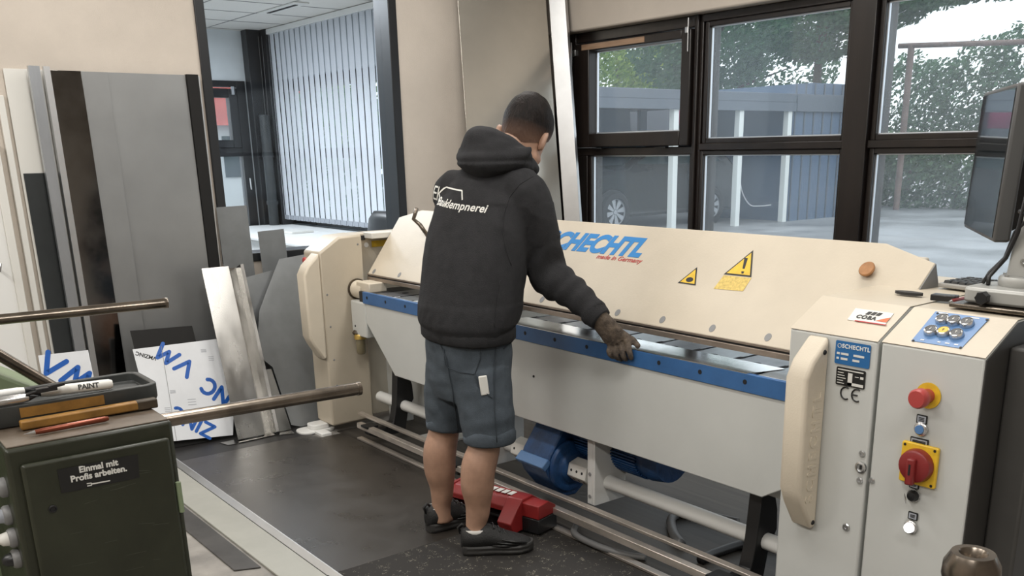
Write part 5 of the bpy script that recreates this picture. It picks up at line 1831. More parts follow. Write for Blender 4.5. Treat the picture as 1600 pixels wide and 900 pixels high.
MB().prism([(-15.0, 17.1, 0.35), (-15.0, 17.05, 0.95), (-15.0, 17.6, 1.15), (-15.0, 18.1, 1.95), (-15.0, 19.6, 2.05), (-15.0, 19.65, 0.35)], (-1.6, 0, 0)).build('body', 'van_white', van, bevel=0.06, seg=3)
MB().prism([(-14.985, 17.8, 1.25), (-14.985, 18.2, 1.8), (-14.985, 18.8, 1.82), (-14.985, 18.8, 1.25)], (-0.02, 0, 0)).build('side_window', 'car_glass', van)
for y in (17.7, 19.2):
    MB().lathe([(0, 0), (0.31, 0), (0.32, 0.03), (0.32, 0.17), (0.30, 0.2), (0, 0.2)], (-15.15, y, 0.42), (1, 0, 0), 28).build('wheel', 'tyre', van)
gh = MB().tube(spline([(-12.05, 14.42, 1.15), (-12.2, 14.7, 0.75), (-12.4, 15.2, 0.45), (-12.45, 15.6, 0.40), (-12.3, 15.75, 0.42)]), 0.012, 8).build('garden_hose', 'film_white', smooth=True)
tag(gh, 'pale hose hanging in a curve between two white posts', 'hose')

# trees and hedges: leaf masses on a trunk


def leaves(name, blobs, n, size, material, seed, parent=None, drop=0.35):
    rnd = random.Random(seed)
    verts, faces = [], []
    tot = sum(b[3] * b[4] * b[5] for b in blobs)
    for (cx, cy, cz, rx, ry, rz) in blobs:
        k = max(8, int(n * rx * ry * rz / tot))
        for _ in range(k):
            u, v = rnd.uniform(-1, 1), rnd.uniform(0, 2 * PI)
            r = rnd.uniform(0.55, 1.0) ** 0.6
            s = math.sqrt(1 - u * u)
            q = Vector((cx + rx * r * s * math.cos(v), cy + ry * r * s * math.sin(v), cz + rz * r * u))
            nz = noise.noise(q * 1.3)
            if nz < -drop:
                continue
            d = Vector((rnd.uniform(-1, 1), rnd.uniform(-1, 1), rnd.uniform(-1, 1))).normalized()
            e = d.orthogonal().normalized()
            g_ = d.cross(e)
            z = size * rnd.uniform(0.6, 1.3)
            i = len(verts)
            verts += [q - e * z * 0.5, q + g_ * z * 0.28, q + e * z * 0.55, q - g_ * z * 0.28]
            faces.append((i, i + 1, i + 2, i + 3))
    me = bpy.data.meshes.new(name)
    me.from_pydata(verts, [], faces)
    return link_mesh(name, me, material, parent, origin=None)


def tree(label, x, y, h, blobs, n, size, material, seed, r=0.16, cat='tree', name='tree', group=None):
    t = thing(name, label, cat, (x, y, 0.1), 0, group)
    tr = MB()
    pts = [(x, y, 0.05), (x + 0.05, y, h * 0.4), (x - 0.05, y + 0.05, h)]
    tr.tube(pts, [r, r * 0.75, r * 0.35], 10)
    for (cx, cy, cz, rx, ry, rz) in blobs:
        z0 = min(h * 0.95, max(h * 0.35, cz - rz))
        tr.tube([(x, y, z0), ((x + cx) / 2, (y + cy) / 2, (z0 + cz) / 2 + 0.1), (cx, cy, cz)], [r * 0.4, r * 0.25, r * 0.08], 7)
    tr.build('trunk', 'bark', t, smooth=True)
    leaves('foliage', blobs, n, size, material, seed, t)
    return t


def hedge(label, blobs, n, size, material, seed):
    x = sum(b[0] for b in blobs) / len(blobs)
    y = sum(b[1] for b in blobs) / len(blobs)
    t = thing('hedge', label, 'hedge', (x, y, 0.1))
    st_ = MB()
    for b in blobs[::2]:
        st_.tube([(b[0], b[1], 0.05), (b[0] + 0.1, b[1], b[2])], [0.06, 0.03], 7)
    st_.build('stem', 'bark', t)
    leaves('foliage', blobs, n, size, material, seed, t, drop=0.5)
    return t


random.seed(5)
hb_ = []
for k in range(32):
    x = -14.2 + k * 0.62
    hb_.append((x, 21.6 + random.uniform(-.2, .2), 0.85 + random.uniform(-.1, .1), 0.75, 0.9, 0.95))
hedge('low green hedge along the yard, lower half of the right window', hb_, 46000, 0.125, 'leaf_hedge', 11)
hb_ = []
for k in range(20):
    x = -14.4 + k * 1.0
    hb_.append((x, 23.9 + random.uniform(-.3, .3), 2.3 + random.uniform(-.2, .25) + (0.35 if 3 <= k <= 6 else 0), 1.0, 1.0, 1.5))
hedge('taller dark hedge rising behind the low hedge in the right window', hb_, 60000, 0.125, 'leaf_dark', 12)
tree('leafy tree with branches hanging over the hedge, top of right window', -14.0, 19.3, 4.9, [(-13.8, 19.0, 4.1, 1.6, 1.2, 0.8), (-12.2, 18.6, 4.35, 1.4, 1.0, 0.6), (-10.6, 18.3, 4.45, 1.3, 1.0, 0.45), (-9.2, 18.2, 4.4, 1.1, 0.9, 0.40)], 18000, 0.12, 'leaf_dark', 21)
tree('large dark tree above the carport roof, middle window', -19.5, 21.5, 5.0, [(-19.5, 21.5, 4.4, 2.2, 2.2, 1.6), (-17.5, 20.5, 4.9, 1.6, 1.6, 1.2), (-20.4, 22.9, 4.0, 1.5, 1.5, 1.4), (-17.2, 22.6, 3.6, 1.3, 1.3, 1.0)], 17000, 0.15, 'leaf_dark', 22)
tree('sunlit light green tree above the carport, left window', -25.2, 23.6, 4.8, [(-25.0, 23.5, 4.4, 2.1, 2.0, 1.6), (-25.4, 25.9, 4.5, 2.0, 1.9, 1.3), (-24.4, 21.6, 3.9, 1.6, 1.6, 1.4)], 12000, 0.17, 'leaf_light', 23)
tree('bushy green tree outside the office window behind the blind', -19.5, 11.5, 3.6, [(-19.5, 11.5, 2.7, 1.9, 1.9, 1.6), (-21.0, 12.8, 3.2, 1.6, 1.6, 1.4)], 3200, 0.24, 'leaf_light', 25)
tree('dark bush outside the office window, right part of the blind', -16.6, 8.4, 2.2, [(-16.6, 8.4, 1.4, 1.5, 1.5, 1.3)], 2200, 0.22, 'leaf_hedge', 26, cat='bush', name='bush')
hs_ = thing('house', 'white house with red roof seen through the small office window', 'house', (-26, 10.5, 0.1))
MB().box(-29, -24.5, 7.5, 13.5, 0.1, 2.3).build('wall', 'house_white', hs_)
MB().prism([(-24.2, 7.2, 2.25), (-24.2, 13.8, 2.25), (-26.8, 13.2, 4.3), (-26.8, 7.8, 4.3)], (-0.15, 0, 0.1)).build('roof', 'roof_red', hs_)
MB().box(-24.5, -24.46, 9.3, 10.1, 1.0, 2.0).build('window', 'car_glass', hs_)
bar = thing('pipe_frame', 'rusty pipe frame standing in front of the tall hedge', 'frame', (-12.4, 20.3, 0.1))
MB().cyl((-12.3, 20.3, 0.1), (-12.3, 20.3, 3.62), 0.07).build('upright', 'rust', bar, smooth='auto')
MB().cyl((-12.6, 20.3, 3.62), (-9.2, 20.3, 3.42), 0.055).build('crossbar', 'rust', bar, smooth='auto')
MB().cyl((-9.2, 20.3, 0.1), (-9.2, 20.3, 3.42), 0.07).build('upright', 'rust', bar, smooth='auto')
random.seed(9)
sc_ = thing('weed_tuft', 'small green weed growing on the yard in the right window', 'plant', (-8.6, 13.4, 0.1))
leaves('leaf', [(-8.6, 13.4, 0.14, 0.16, 0.16, 0.07)], 120, 0.09, 'leaf_light', 31, sc_)
sc_ = thing('weed_tuft', 'flat pale weed on the yard, nearest to the monitor', 'plant', (-7.3, 12.0, 0.1))
leaves('leaf', [(-7.3, 12.0, 0.12, 0.16, 0.12, 0.04)], 90, 0.08, 'leaf_light', 32, sc_)

# ------------------------------------------------------------------ the worker
PR = thing('person', 'man in dark grey hoodie and grey shorts working at the machine, seen from behind', 'person', (-3.03, 2.0, 0))
Vv = Vector
D_ = Vv((-0.8282, 0.5604, 0))


def ell(c, R, F, a, b, n=28, p=2.3, tilt=(0, 0)):
    """super-ellipse ring in the plane of R and F"""
    out = []
    for k in range(n):
        t = 2 * PI * k / n
        ct, st = math.cos(t), math.sin(t)
        x = math.copysign(abs(ct) ** (2 / p), ct) * a
        y = math.copysign(abs(st) ** (2 / p), st) * b
        out.append(Vv(c) + R * x + F * y + Vv((0, 0, tilt[0] * x + tilt[1] * y)))
    return out


def frame(deg):
    """right and forward directions for a heading turned deg to the left of straight at the machine"""
    a = math.radians(deg)
    return Vv((math.cos(a), math.sin(a), 0)), Vv((-math.sin(a), math.cos(a), 0))


Rt, Ft = frame(24)       # torso
Rh, Fh = frame(10)       # hips


def limb(mb, pts, rs, seg=18, sx=1.0):
    """smooth tube through the given joints"""
    P, R = [], []
    n = len(pts)
    pts = [Vv(p) for p in pts]
    for i in range(n - 1):
        p0, p1, p2, p3 = pts[max(i - 1, 0)], pts[i], pts[i + 1], pts[min(i + 2, n - 1)]
        for k in range(4):
            t = k / 4
            q = 0.5 * ((2 * p1) + (p2 - p0) * t + (2 * p0 - 5 * p1 + 4 * p2 - p3) * t * t + (3 * p1 - p0 - 3 * p2 + p3) * t ** 3)
            P.append(q)
            s = t * t * (3 - 2 * t)
            R.append(rs[i] * (1 - s) + rs[i + 1] * s)
    P.append(pts[-1])
    R.append(rs[-1])
    mb.tube(P, R, seg, True, sx)


# joints
SHR, ELR, WRR = Vv((-2.885, 2.225, 1.40)), Vv((-2.858, 2.312, 1.118)), Vv((-2.612, 2.362, 0.942))
SHL, ELL, WRL = Vv((-3.185, 2.115, 1.39)), Vv((-3.40, 2.26, 1.13)), Vv((-3.46, 2.39, 0.93))
HIR, KNR, ANR = Vv((-2.925, 2.035, 0.78)), Vv((-2.885, 2.01, 0.46)), Vv((-2.893, 1.958, 0.10))
HIL, KNL, ANL = Vv((-3.10, 2.015, 0.78)), Vv((-3.15, 1.995, 0.46)), Vv((-3.176, 1.978, 0.10))
HEAD = Vv((-3.040, 2.352, 1.600))
HS = 1.13

# --- body: one continuous skin surface
bd = MB()
for (hip, kn, an) in ((HIR, KNR, ANR), (HIL, KNL, ANL)):
    limb(bd, [hip, hip.lerp(kn, 0.5), kn, kn + (an - kn) * 0.25 + Vv((0, -0.018, 0)), kn + (an - kn) * 0.45 + Vv((0, -0.016, 0)), kn + (an - kn) * 0.75, an + Vv((0, 0, 0.02)), an + Vv((0, 0.0, -0.05))],
         [0.095, 0.080, 0.063, 0.069, 0.067, 0.049, 0.040, 0.044])
    bd.sphere(an + Vv((0.005, 0.02, -0.035)), 0.036, 0.8, 1.1, 0.8)
bd.loft([ell((-3.005, 2.03, 0.74), Rh, Fh, 0.15, 0.11), ell((-3.005, 2.03, 0.86), Rh, Fh, 0.16, 0.12), ell((-3.01, 2.07, 1.05), Rt, Ft, 0.15, 0.105), ell((-3.02, 2.12, 1.22), Rt, Ft, 0.17, 0.11), ell((-3.03, 2.165, 1.37), Rt, Ft, 0.16, 0.09), ell((-3.035, 2.20, 1.44), Rt, Ft, 0.10, 0.07)])
limb(bd, [Vv((-3.035, 2.19, 1.42)), Vv((-3.035, 2.235, 1.50)), Vv((-3.035, 2.29, 1.555)), HEAD], [0.085, 0.072, 0.068, 0.065])
for (s, e, w) in ((SHR, ELR, WRR), (SHL, ELL, WRL)):
    limb(bd, [s, s.lerp(e, 0.5), e, e.lerp(w, 0.4), w], [0.058, 0.05, 0.042, 0.042, 0.030])
# head in its own frame: x right, y forward, z up
hy = math.radians(33)
HM = Matrix.Rotation(hy, 3, 'Z') @ Matrix.Rotation(math.radians(10), 3, 'Y') @ Matrix.Rotation(math.radians(-38), 3, 'X')


def hp(x, y, z):
    return HEAD + HM @ Vv((x, y, z)) * HS


HR = [(-0.118, 0.050, 0.030, 0.032), (-0.105, 0.040, 0.048, 0.052), (-0.080, 0.025, 0.062, 0.072), (-0.045, 0.010, 0.070, 0.086), (-0.005, 0.002, 0.075, 0.096), (0.04, -0.002, 0.079, 0.100), (0.075, -0.004, 0.074, 0.094), (0.102, -0.006, 0.058, 0.074), (0.120, -0.006, 0.034, 0.044), (0.126, -0.006, 0.010, 0.012)]
rings = []
for (z, y0, a, b) in HR:
    rings.append([hp(a * math.cos(2 * PI * k / 32), y0 + b * math.sin(2 * PI * k / 32), z) for k in range(32)])
bd.loft(rings)
bd.sphere(hp(0, 0.100, -0.028), 0.017, 0.8, 1.2, 1.5)          # nose
bd.sphere(hp(0, 0.096, -0.005), 0.012, 0.7, 0.9, 2.0)
bd.sphere(hp(0, 0.082, -0.070), 0.020, 1.4, 0.8, 0.55)         # mouth
bd.sphere(hp(0, 0.076, -0.108), 0.020, 1.2, 0.9, 0.8)          # chin
for s in (-1, 1):
    bd.sphere(hp(s * 0.032, 0.088, 0.022), 0.014, 1.6, 0.7, 0.6)   # brow
    bd.sphere(hp(s * 0.042, 0.070, -0.035), 0.022, 1.2, 0.9, 1.0)  # cheek
    bd.sphere(hp(s * 0.060, 0.005, -0.072), 0.022, 0.7, 1.3, 1.2)  # jaw angle
me = bd.mesh('body')
me = remesh(me, 0.007, 3, 0.5)
body = link_mesh('body', me, 'skin', PR, smooth=True)

# ears and eyes (parts of the head surface that keep their own fine shape)
for s in (-1, 1):
    er_ = MB()
    outer = []
    for k in range(16):
        t = 2 * PI * k / 16
        rx, rz = 0.017, 0.032
        wob = 1.0 + 0.12 * math.sin(t)
        outer.append((-0.012 + rx * wob * math.cos(t) - 0.004 * math.sin(t), -0.018 + rz * math.sin(t)))
    r0 = [hp(s * 0.070, y, z) for (y, z) in outer]
    r1 = [hp(s * (0.086 + 0.006 * (-(y + 0.012) / 0.017)), y - 0.004, z) for (y, z) in outer]
    r2 = [hp(s * (0.088 + 0.006 * (-(y + 0.012) / 0.017)), -0.012 + (y + 0.012) * 0.72 - 0.002, -0.018 + (z + 0.018) * 0.78) for (y, z) in outer]
    r3 = [hp(s * 0.080, -0.010 + (y + 0.012) * 0.55, -0.018 + (z + 0.018) * 0.62) for (y, z) in outer]
    er_.loft([r0, r1, r2, r3])
    er_.build('ear', 'skin', PR, smooth=True)
    ey = MB()
    ey.sphere(hp(s * 0.031, 0.081, 0.006), 0.0115)
    ey.build('eye', 'white', PR, smooth=True)

# --- hair: short sides, longer combed top, grown off the skull
hr = MB()
N1, N2 = 56, 30
hv = []
for i in range(N2 + 1):
    row = []
    for k in range(N1):
        az = 2 * PI * k / N1                        # 0 = right, 90 deg = front
        sfr = math.sin(az)
        # lower hairline: nape lowest at the back, above ear at sides, high at forehead
        zl = -0.060 + 0.0 * sfr
        side = abs(math.cos(az))
        if sfr >= 0:
            zl = -0.005 + 0.078 * sfr ** 1.2
        else:
            zl = -0.005 - 0.062 * (-sfr) ** 0.8
        zt = 0.124
        t = i / N2
        z = zl + (zt - zl) * (1 - (1 - t) ** 1.6)
        # skull radius at that height
        for q in range(len(HR) - 1):
            if HR[q][0] <= z <= HR[q + 1][0]:
                f_ = (z - HR[q][0]) / (HR[q + 1][0] - HR[q][0])
                y0, a, b = [HR[q][j] * (1 - f_) + HR[q + 1][j] * f_ for j in (1, 2, 3)]
                break
        else:
            y0, a, b = HR[-1][1:]
        top = max(0.0, min(1.0, (z - 0.015) / 0.075))
        thick = 0.0015 + 0.006 * min(1, t * 4) + 0.014 * top ** 1.3 + (0.008 * top * max(0, sfr))
        pnt = Vv((a * math.cos(az), y0 + b * math.sin(az), z))
        nrm = Vv((math.cos(az) * (1 - 0.75 * top), math.sin(az) * (1 - 0.75 * top), 0.15 + 1.2 * top)).normalized()
        wv = noise.noise(Vv((pnt.x * 60, pnt.y * 22, pnt.z * 40))) * 0.0035 * top
        row.append(HEAD + HM @ (pnt + nrm * (thick + wv)) * HS)
    hv.append(row)
vr = [[hr.bm.verts.new(p) for p in r] for r in hv]
for i in range(N2):
    for k in range(N1):
        hr.bm.faces.new([vr[i][k], vr[i][(k + 1) % N1], vr[i + 1][(k + 1) % N1], vr[i + 1][k]])
hr.bm.faces.new(vr[-1])
hair = hr.build('hair', 'hair', PR, smooth=True)
fade = hair.data.attributes.new('fade', 'FLOAT', 'POINT')
for i in range((N2 + 1) * N1):
    fade.data[i].value = min(1.0, max(0.0, (i // N1) / N2 * 4.5 - 0.05))

# --- hoodie
hd_ = MB()
hd_.loft([
    ell((-2.995, 2.025, 0.868), Rh, Fh, 0.186, 0.142, tilt=(-0.06, 0.05)),
    ell((-2.995, 2.027, 0.90), Rh, Fh, 0.194, 0.150, tilt=(-0.06, 0.05)),
    ell((-2.995, 2.030, 0.925), Rh, Fh, 0.204, 0.162, tilt=(-0.05, 0.05)),
    ell((-2.998, 2.040, 0.99), Rt, Ft, 0.208, 0.166),
    ell((-3.004, 2.060, 1.08), Rt, Ft, 0.206, 0.160),
    ell((-3.012, 2.092, 1.18), Rt, Ft, 0.208, 0.160),
    ell((-3.022, 2.130, 1.28), Rt, Ft, 0.212, 0.156),
    ell((-3.030, 2.165, 1.37), Rt, Ft, 0.208, 0.145),
    ell((-3.034, 2.190, 1.43), Rt, Ft, 0.188, 0.128),
    ell((-3.036, 2.212, 1.475), Rt, Ft, 0.150, 0.108),
    ell((-3.037, 2.232, 1.515), Rt, Ft, 0.112, 0.094),
    ell((-3.038, 2.248, 1.545), Rt, Ft, 0.092, 0.086)])
limb(hd_, [SHR + Vv((-0.05, -0.01, 0.0)), SHR + Vv((0.0, 0.0, -0.01)), SHR.lerp(ELR, 0.5) + Vv((0.01, 0.0, 0)), ELR + Vv((0.0, -0.005, -0.012)), ELR.lerp(WRR, 0.45) + Vv((0, 0, -0.01)), ELR.lerp(WRR, 0.80), ELR.lerp(WRR, 0.92)],
     [0.088, 0.092, 0.082, 0.078, 0.066, 0.056, 0.052])
limb(hd_, [SHL + Vv((0.05, 0.02, 0)), SHL, SHL.lerp(ELL, 0.5), ELL, ELL.lerp(WRL, 0.5), WRL], [0.088, 0.088, 0.078, 0.070, 0.062, 0.050])
me = hd_.mesh('hoodie')
me = remesh(me, 0.0075, 5, 0.5)
me.update()
ax_arm = (WRR - ELR).normalized()
nrm_ = [v.normal.copy() for v in me.vertices]
for v in me.vertices:
    p = v.co
    n_ = nrm_[v.index]
    k = noise.noise(Vv((p.x * 7, p.y * 7, p.z * 3.2))) * 0.007 + noise.noise(Vv((p.x * 16 + 3, p.y * 16, p.z * 6))) * 0.004
    if p.z < 1.36:
        k -= abs(noise.noise(Vv((p.x * 6 + p.z * 3, p.y * 6 + p.z * 2, p.z * 2.2 + 7)))) * 0.016 - 0.004
    # folds at the elbow and along the forearm
    t = (p - ELR).dot(ax_arm)
    if p.x > -2.95 and -0.10 < t < 0.32 and (p - ELR - ax_arm * t).length < 0.13:
        k += math.sin(t * 95 + noise.noise(p * 9) * 2.2) * 0.0035
    # blousing above the rib
    if 0.90 < p.z < 1.0 and (p - Vv((-3.0, 2.04, p.z))).length < 0.24:
        k += math.sin((p.z - 0.90) / 0.10 * PI) * 0.007
    v.co = p + n_ * k
hoodie = link_mesh('hoodie', me, 'hoodie', PR, smooth=True)
# rib at the hem and cuff
rb = MB()
rg = []
for (z, e) in ((0.862, 0.0), (0.870, 0.006), (0.905, 0.007), (0.918, 0.002)):
    rg.append(ell((-2.995, 2.026, z), Rh, Fh, 0.189 + e, 0.146 + e, 56, tilt=(-0.06, 0.05)))
for ring_ in rg[1:3]:
    for k, q in enumerate(ring_):
        ring_[k] = Vv((-2.995, 2.026, 0)) + (Vv((q.x + 2.995, q.y - 2.026, 0)) * (1.0 + (0.008 if k % 2 else 0))) + Vv((0, 0, q.z))
rb.loft(rg)
rb.build('hem_rib', 'hoodie', hoodie, smooth=True)
cf = MB()
c0, c1 = ELR.lerp(WRR, 0.86), ELR.lerp(WRR, 1.03)
limb(cf, [c0, c0.lerp(c1, 0.3), c0.lerp(c1, 0.7), c1], [0.053, 0.054, 0.049, 0.045])
cf.build('cuff', 'hoodie', hoodie, smooth=True)
# hood lying on the back
ho = MB()
NC = Vv((-3.036, 2.250, 1.535))
rings = []
NS = 30
for k in range(NS):
    a = 2 * PI * k / NS                     # 0 = right, 90 = front
    sn, cs_ = math.sin(a), math.cos(a)
    back = max(0.0, -sn)
    rad = 0.108 + 0.022 * back
    cpt = NC + Rt * (rad * cs_) + Ft * ((rad * 0.92 if sn > 0 else rad) * sn) + Vv((0, 0, -0.006 - 0.036 * sn - 0.022 * cs_))
    th = 0.026 + 0.026 * back ** 0.8
    hh = 0.034 + 0.040 * back ** 0.8
    outw = (Rt * cs_ + Ft * sn).normalized()
    upv = Vv((0, 0, 1)) + outw * (-0.25)
    upv.normalize()
    rings.append([cpt + outw * (th * math.cos(q) * 1.0) + upv * (hh * math.sin(q)) for q in [2 * PI * j / 14 for j in range(14)]])
ho.loft(rings, closed=True)
# hanging bag of the hood
bagr = []
for (s, w, dz, dp) in ((0.0, 0.155, 0.02, 0.05), (0.25, 0.158, -0.005, 0.062), (0.5, 0.150, -0.035, 0.065), (0.75, 0.125, -0.065, 0.055), (0.95, 0.075, -0.088, 0.038), (1.0, 0.03, -0.094, 0.02)):
    c_ = NC - Ft * (0.118 + 0.030 * math.sin(s * PI * 0.9)) + Vv((0, 0, 0.005 + dz))
    bagr.append([c_ + Rt * (w * math.cos(2 * PI * k / 22)) + Ft * (dp * math.sin(2 * PI * k / 22) + 0.055 * (abs(math.cos(2 * PI * k / 22)) ** 2)) for k in range(22)])
ho.loft(bagr)
me = ho.mesh('hood')
me = remesh(me, 0.006, 6, 0.5)
nrm_ = [v.normal.copy() for v in me.vertices]
for v in me.vertices:
    p = v.co
    d = (p - NC).dot(Rt)
    v.co = p + nrm_[v.index] * (noise.noise(Vv((p.x * 9, p.y * 9, p.z * 22))) * 0.008 - 0.006 * math.exp(-((p.z - 1.512) / 0.008) ** 2) * (1 if (p - NC).dot(Ft) < -0.03 else 0))
link_mesh('hood', me, 'hoodie', hoodie, smooth=True)

# print on the back, wrapped on to the cloth
bv = BVHTree.FromPolygons([v.co.copy() for v in hoodie.data.vertices], [list(p.vertices) for p in hoodie.data.polygons])
inv = wmat(hoodie)
LV = (-Rt * 0.10 - Ft).normalized()          # outward from the back


def wrap(me, org, ux, uy, lift=0.0016):
    un = ux.cross(uy).normalized()
    bm = bmesh.new()
    bm.from_mesh(me)
    bmesh.ops.triangulate(bm, faces=bm.faces[:])
    for _ in range(2):
        long = [e for e in bm.edges if e.calc_length() > 0.010]
        if long:
            bmesh.ops.subdivide_edges(bm, edges=long, cuts=1)
            bmesh.ops.triangulate(bm, faces=bm.faces[:])
    for v in bm.verts:
        p = org + ux * v.co.x + uy * v.co.y + un * 0.5
        hit = bv.ray_cast(inv.inverted() @ p, -un)
        q = hit[0]
        v.co = (inv @ q + un * lift) if q else org + ux * v.co.x + uy * v.co.y
    bm.to_mesh(me)
    bm.free()
    return me




def on_cloth(px, py, lift=0.002):
    d = ray(px, py).normalized()
    h = bv.ray_cast(inv.inverted() @ CAM_C, d)
    return (inv @ h[0] + h[1] * lift) if h[0] else None


for pxs in (((832, 276), (812, 288), (796, 308), (787, 335), (785, 362), (791, 392), (801, 420)), ((772, 512), (775, 470), (783, 430))):
    pts = []
    for i in range(len(pxs) - 1):
        for k in range(5):
            t = k / 5
            q = on_cloth(pxs[i][0] * (1 - t) + pxs[i + 1][0] * t, pxs[i][1] * (1 - t) + pxs[i + 1][1] * t, 0.0005)
            if q:
                pts.append(q)
    MB().tube(pts, 0.0016, 6).build('seam', 'hoodie', hoodie, smooth=True)
UB = (Rt * 0.995 - Vv((0, 0, 0.03)))
UB = (Vv((-LV.y, LV.x, 0)))
if UB.dot(Rt) < 0:
    UB = -UB
UB = (UB - Vv((0, 0, 0.10))).normalized()
VB = LV.cross(UB)
if VB.z < 0:
    VB = -VB
OB = Vv((-3.045, 2.03, 1.365)) + UB * (-0.030)
tm = text_mesh('Bauklempnerei', 0.040, 0.12, 0.0008, 0, 'LEFT', 1.05)
link_mesh('lettering', wrap(tm, OB + UB * -0.070 + VB * -0.006, UB, VB), 'off_white', hoodie)
tm = text_mesh('EK', 0.078, 0.25, 0.0, 0, 'RIGHT', 0.9)
link_mesh('lettering', wrap(tm, OB + UB * -0.060 + VB * 0.014, UB, VB), 'off_white', hoodie)
rf = MB()
for (a, b) in (((-0.075, 0.030), (-0.052, 0.046)), ((-0.052, 0.046), (0.055, 0.046)), ((0.055, 0.046), (0.075, 0.016))):
    a, b = Vv((*a, 0)), Vv((*b, 0))
    n_ = (b - a).normalized().cross(Vv((0, 0, 1))) * 0.0024
    rf.face([a - n_, b - n_, b + n_, a + n_])
link_mesh('roof_logo', wrap(rf.mesh('roof_logo'), OB, UB, VB), 'off_white', hoodie)

# --- shorts
so = MB()
so.loft([ell((-3.0, 2.03, 0.62), Rh, Fh, 0.15, 0.12), ell((-3.002, 2.03, 0.70), Rh, Fh, 0.178, 0.138), ell((-3.002, 2.03, 0.80), Rh, Fh, 0.182, 0.142), ell((-3.0, 2.03, 0.90), Rh, Fh, 0.178, 0.138), ell((-3.0, 2.03, 0.93), Rh, Fh, 0.172, 0.132)])
for (hip, mid, hem, r) in ((Vv((-2.928, 2.03, 0.74)), Vv((-2.898, 2.03, 0.58)), Vv((-2.880, 2.03, 0.468)), (0.118, 0.112, 0.101)), (Vv((-3.09, 2.015, 0.74)), Vv((-3.118, 2.01, 0.60)), Vv((-3.135, 2.01, 0.475)), (0.108, 0.102, 0.092))):
    limb(so, [hip, mid, hem], list(r), 24)
me = so.mesh('shorts')
me = remesh(me, 0.0075, 4, 0.5)
nrm_ = [v.normal.copy() for v in me.vertices]
for v in me.vertices:
    p = v.co
    k = noise.noise(Vv((p.x * 8, p.y * 8, p.z * 5))) * 0.008 + noise.noise(Vv((p.x * 11 + 4, p.y * 11, p.z * 22))) * 0.0045
    if p.z > 0.44:
        v.co = p + nrm_[v.index] * k
shorts = link_mesh('shorts', me, 'shorts', PR, smooth=True)
for (c_, r) in ((Vv((-2.880, 2.03, 0.471)), 0.1035), (Vv((-3.135, 2.01, 0.478)), 0.0945)):
    hm = MB()
    hm.tube([c_ + Vv((0, 0, -0.006)), c_ + Vv((0, 0, 0.0)), c_ + Vv((0, 0, 0.026)), c_ + Vv((-0.002, 0, 0.030))], [r - 0.003, r, r + 0.001, r - 0.003], 30)
    hm.build('hem', 'shorts', shorts, smooth=True)
bvs = BVHTree.FromPolygons([v.co.copy() for v in shorts.data.vertices], [list(p.vertices) for p in shorts.data.polygons])


def on_shorts(px, py, lift=0.004):
    d = ray(px, py).normalized()
    h = bvs.ray_cast(inv.inverted() @ CAM_C, d)
    return (inv @ h[0] + h[1] * lift) if h[0] else None


def stitch(name, pxs, r, material, parent):
    pts = [on_shorts(*p) for p in pxs]
    pts = [p for p in pts if p]
    if len(pts) > 1:
        MB().tube(pts, r, 6).build(name, material, parent, smooth=True)


def dense(pxs, n=6):
    out = []
    for i in range(len(pxs) - 1):
        for k in range(n):
            t = k / n
            out.append((pxs[i][0] * (1 - t) + pxs[i + 1][0] * t, pxs[i][1] * (1 - t) + pxs[i + 1][1] * t))
    return out + [pxs[-1]]


stitch('pocket_seam', dense([(742, 586), (748, 603), (762, 616), (769, 622)]), 0.0028, 'shorts_dark', shorts)
stitch('pocket_seam', dense([(694, 545), (697, 572), (720, 582), (742, 585), (750, 560), (751, 530)]), 0.0018, 'shorts_dark', shorts)
stitch('side_seam', dense([(775, 530), (772, 580), (772, 640), (776, 690)]), 0.0022, 'shorts_dark', shorts)
stitch('inner_seam', dense([(686, 530), (698, 560), (708, 610), (712, 650), (716, 688)]), 0.002, 'shorts_dark', shorts)
stitch('pocket_seam', dense([(786, 545), (801, 532)]), 0.002, 'shorts_dark', shorts)
p0 = on_shorts(756, 602, 0.006)
ph = MB().obox(p0 + Vv((0, 0, 0.0)), Vv((0.5, 0.83, 0.12)), Vv((0.83, -0.5, 0)), Vv((-0.06, -0.10, 1)), 0.032, 0.010, 0.075).build('phone', 'off_white', bevel=0.004)
tag(ph, 'pale phone sticking out of the thigh pocket of the shorts', 'phone')

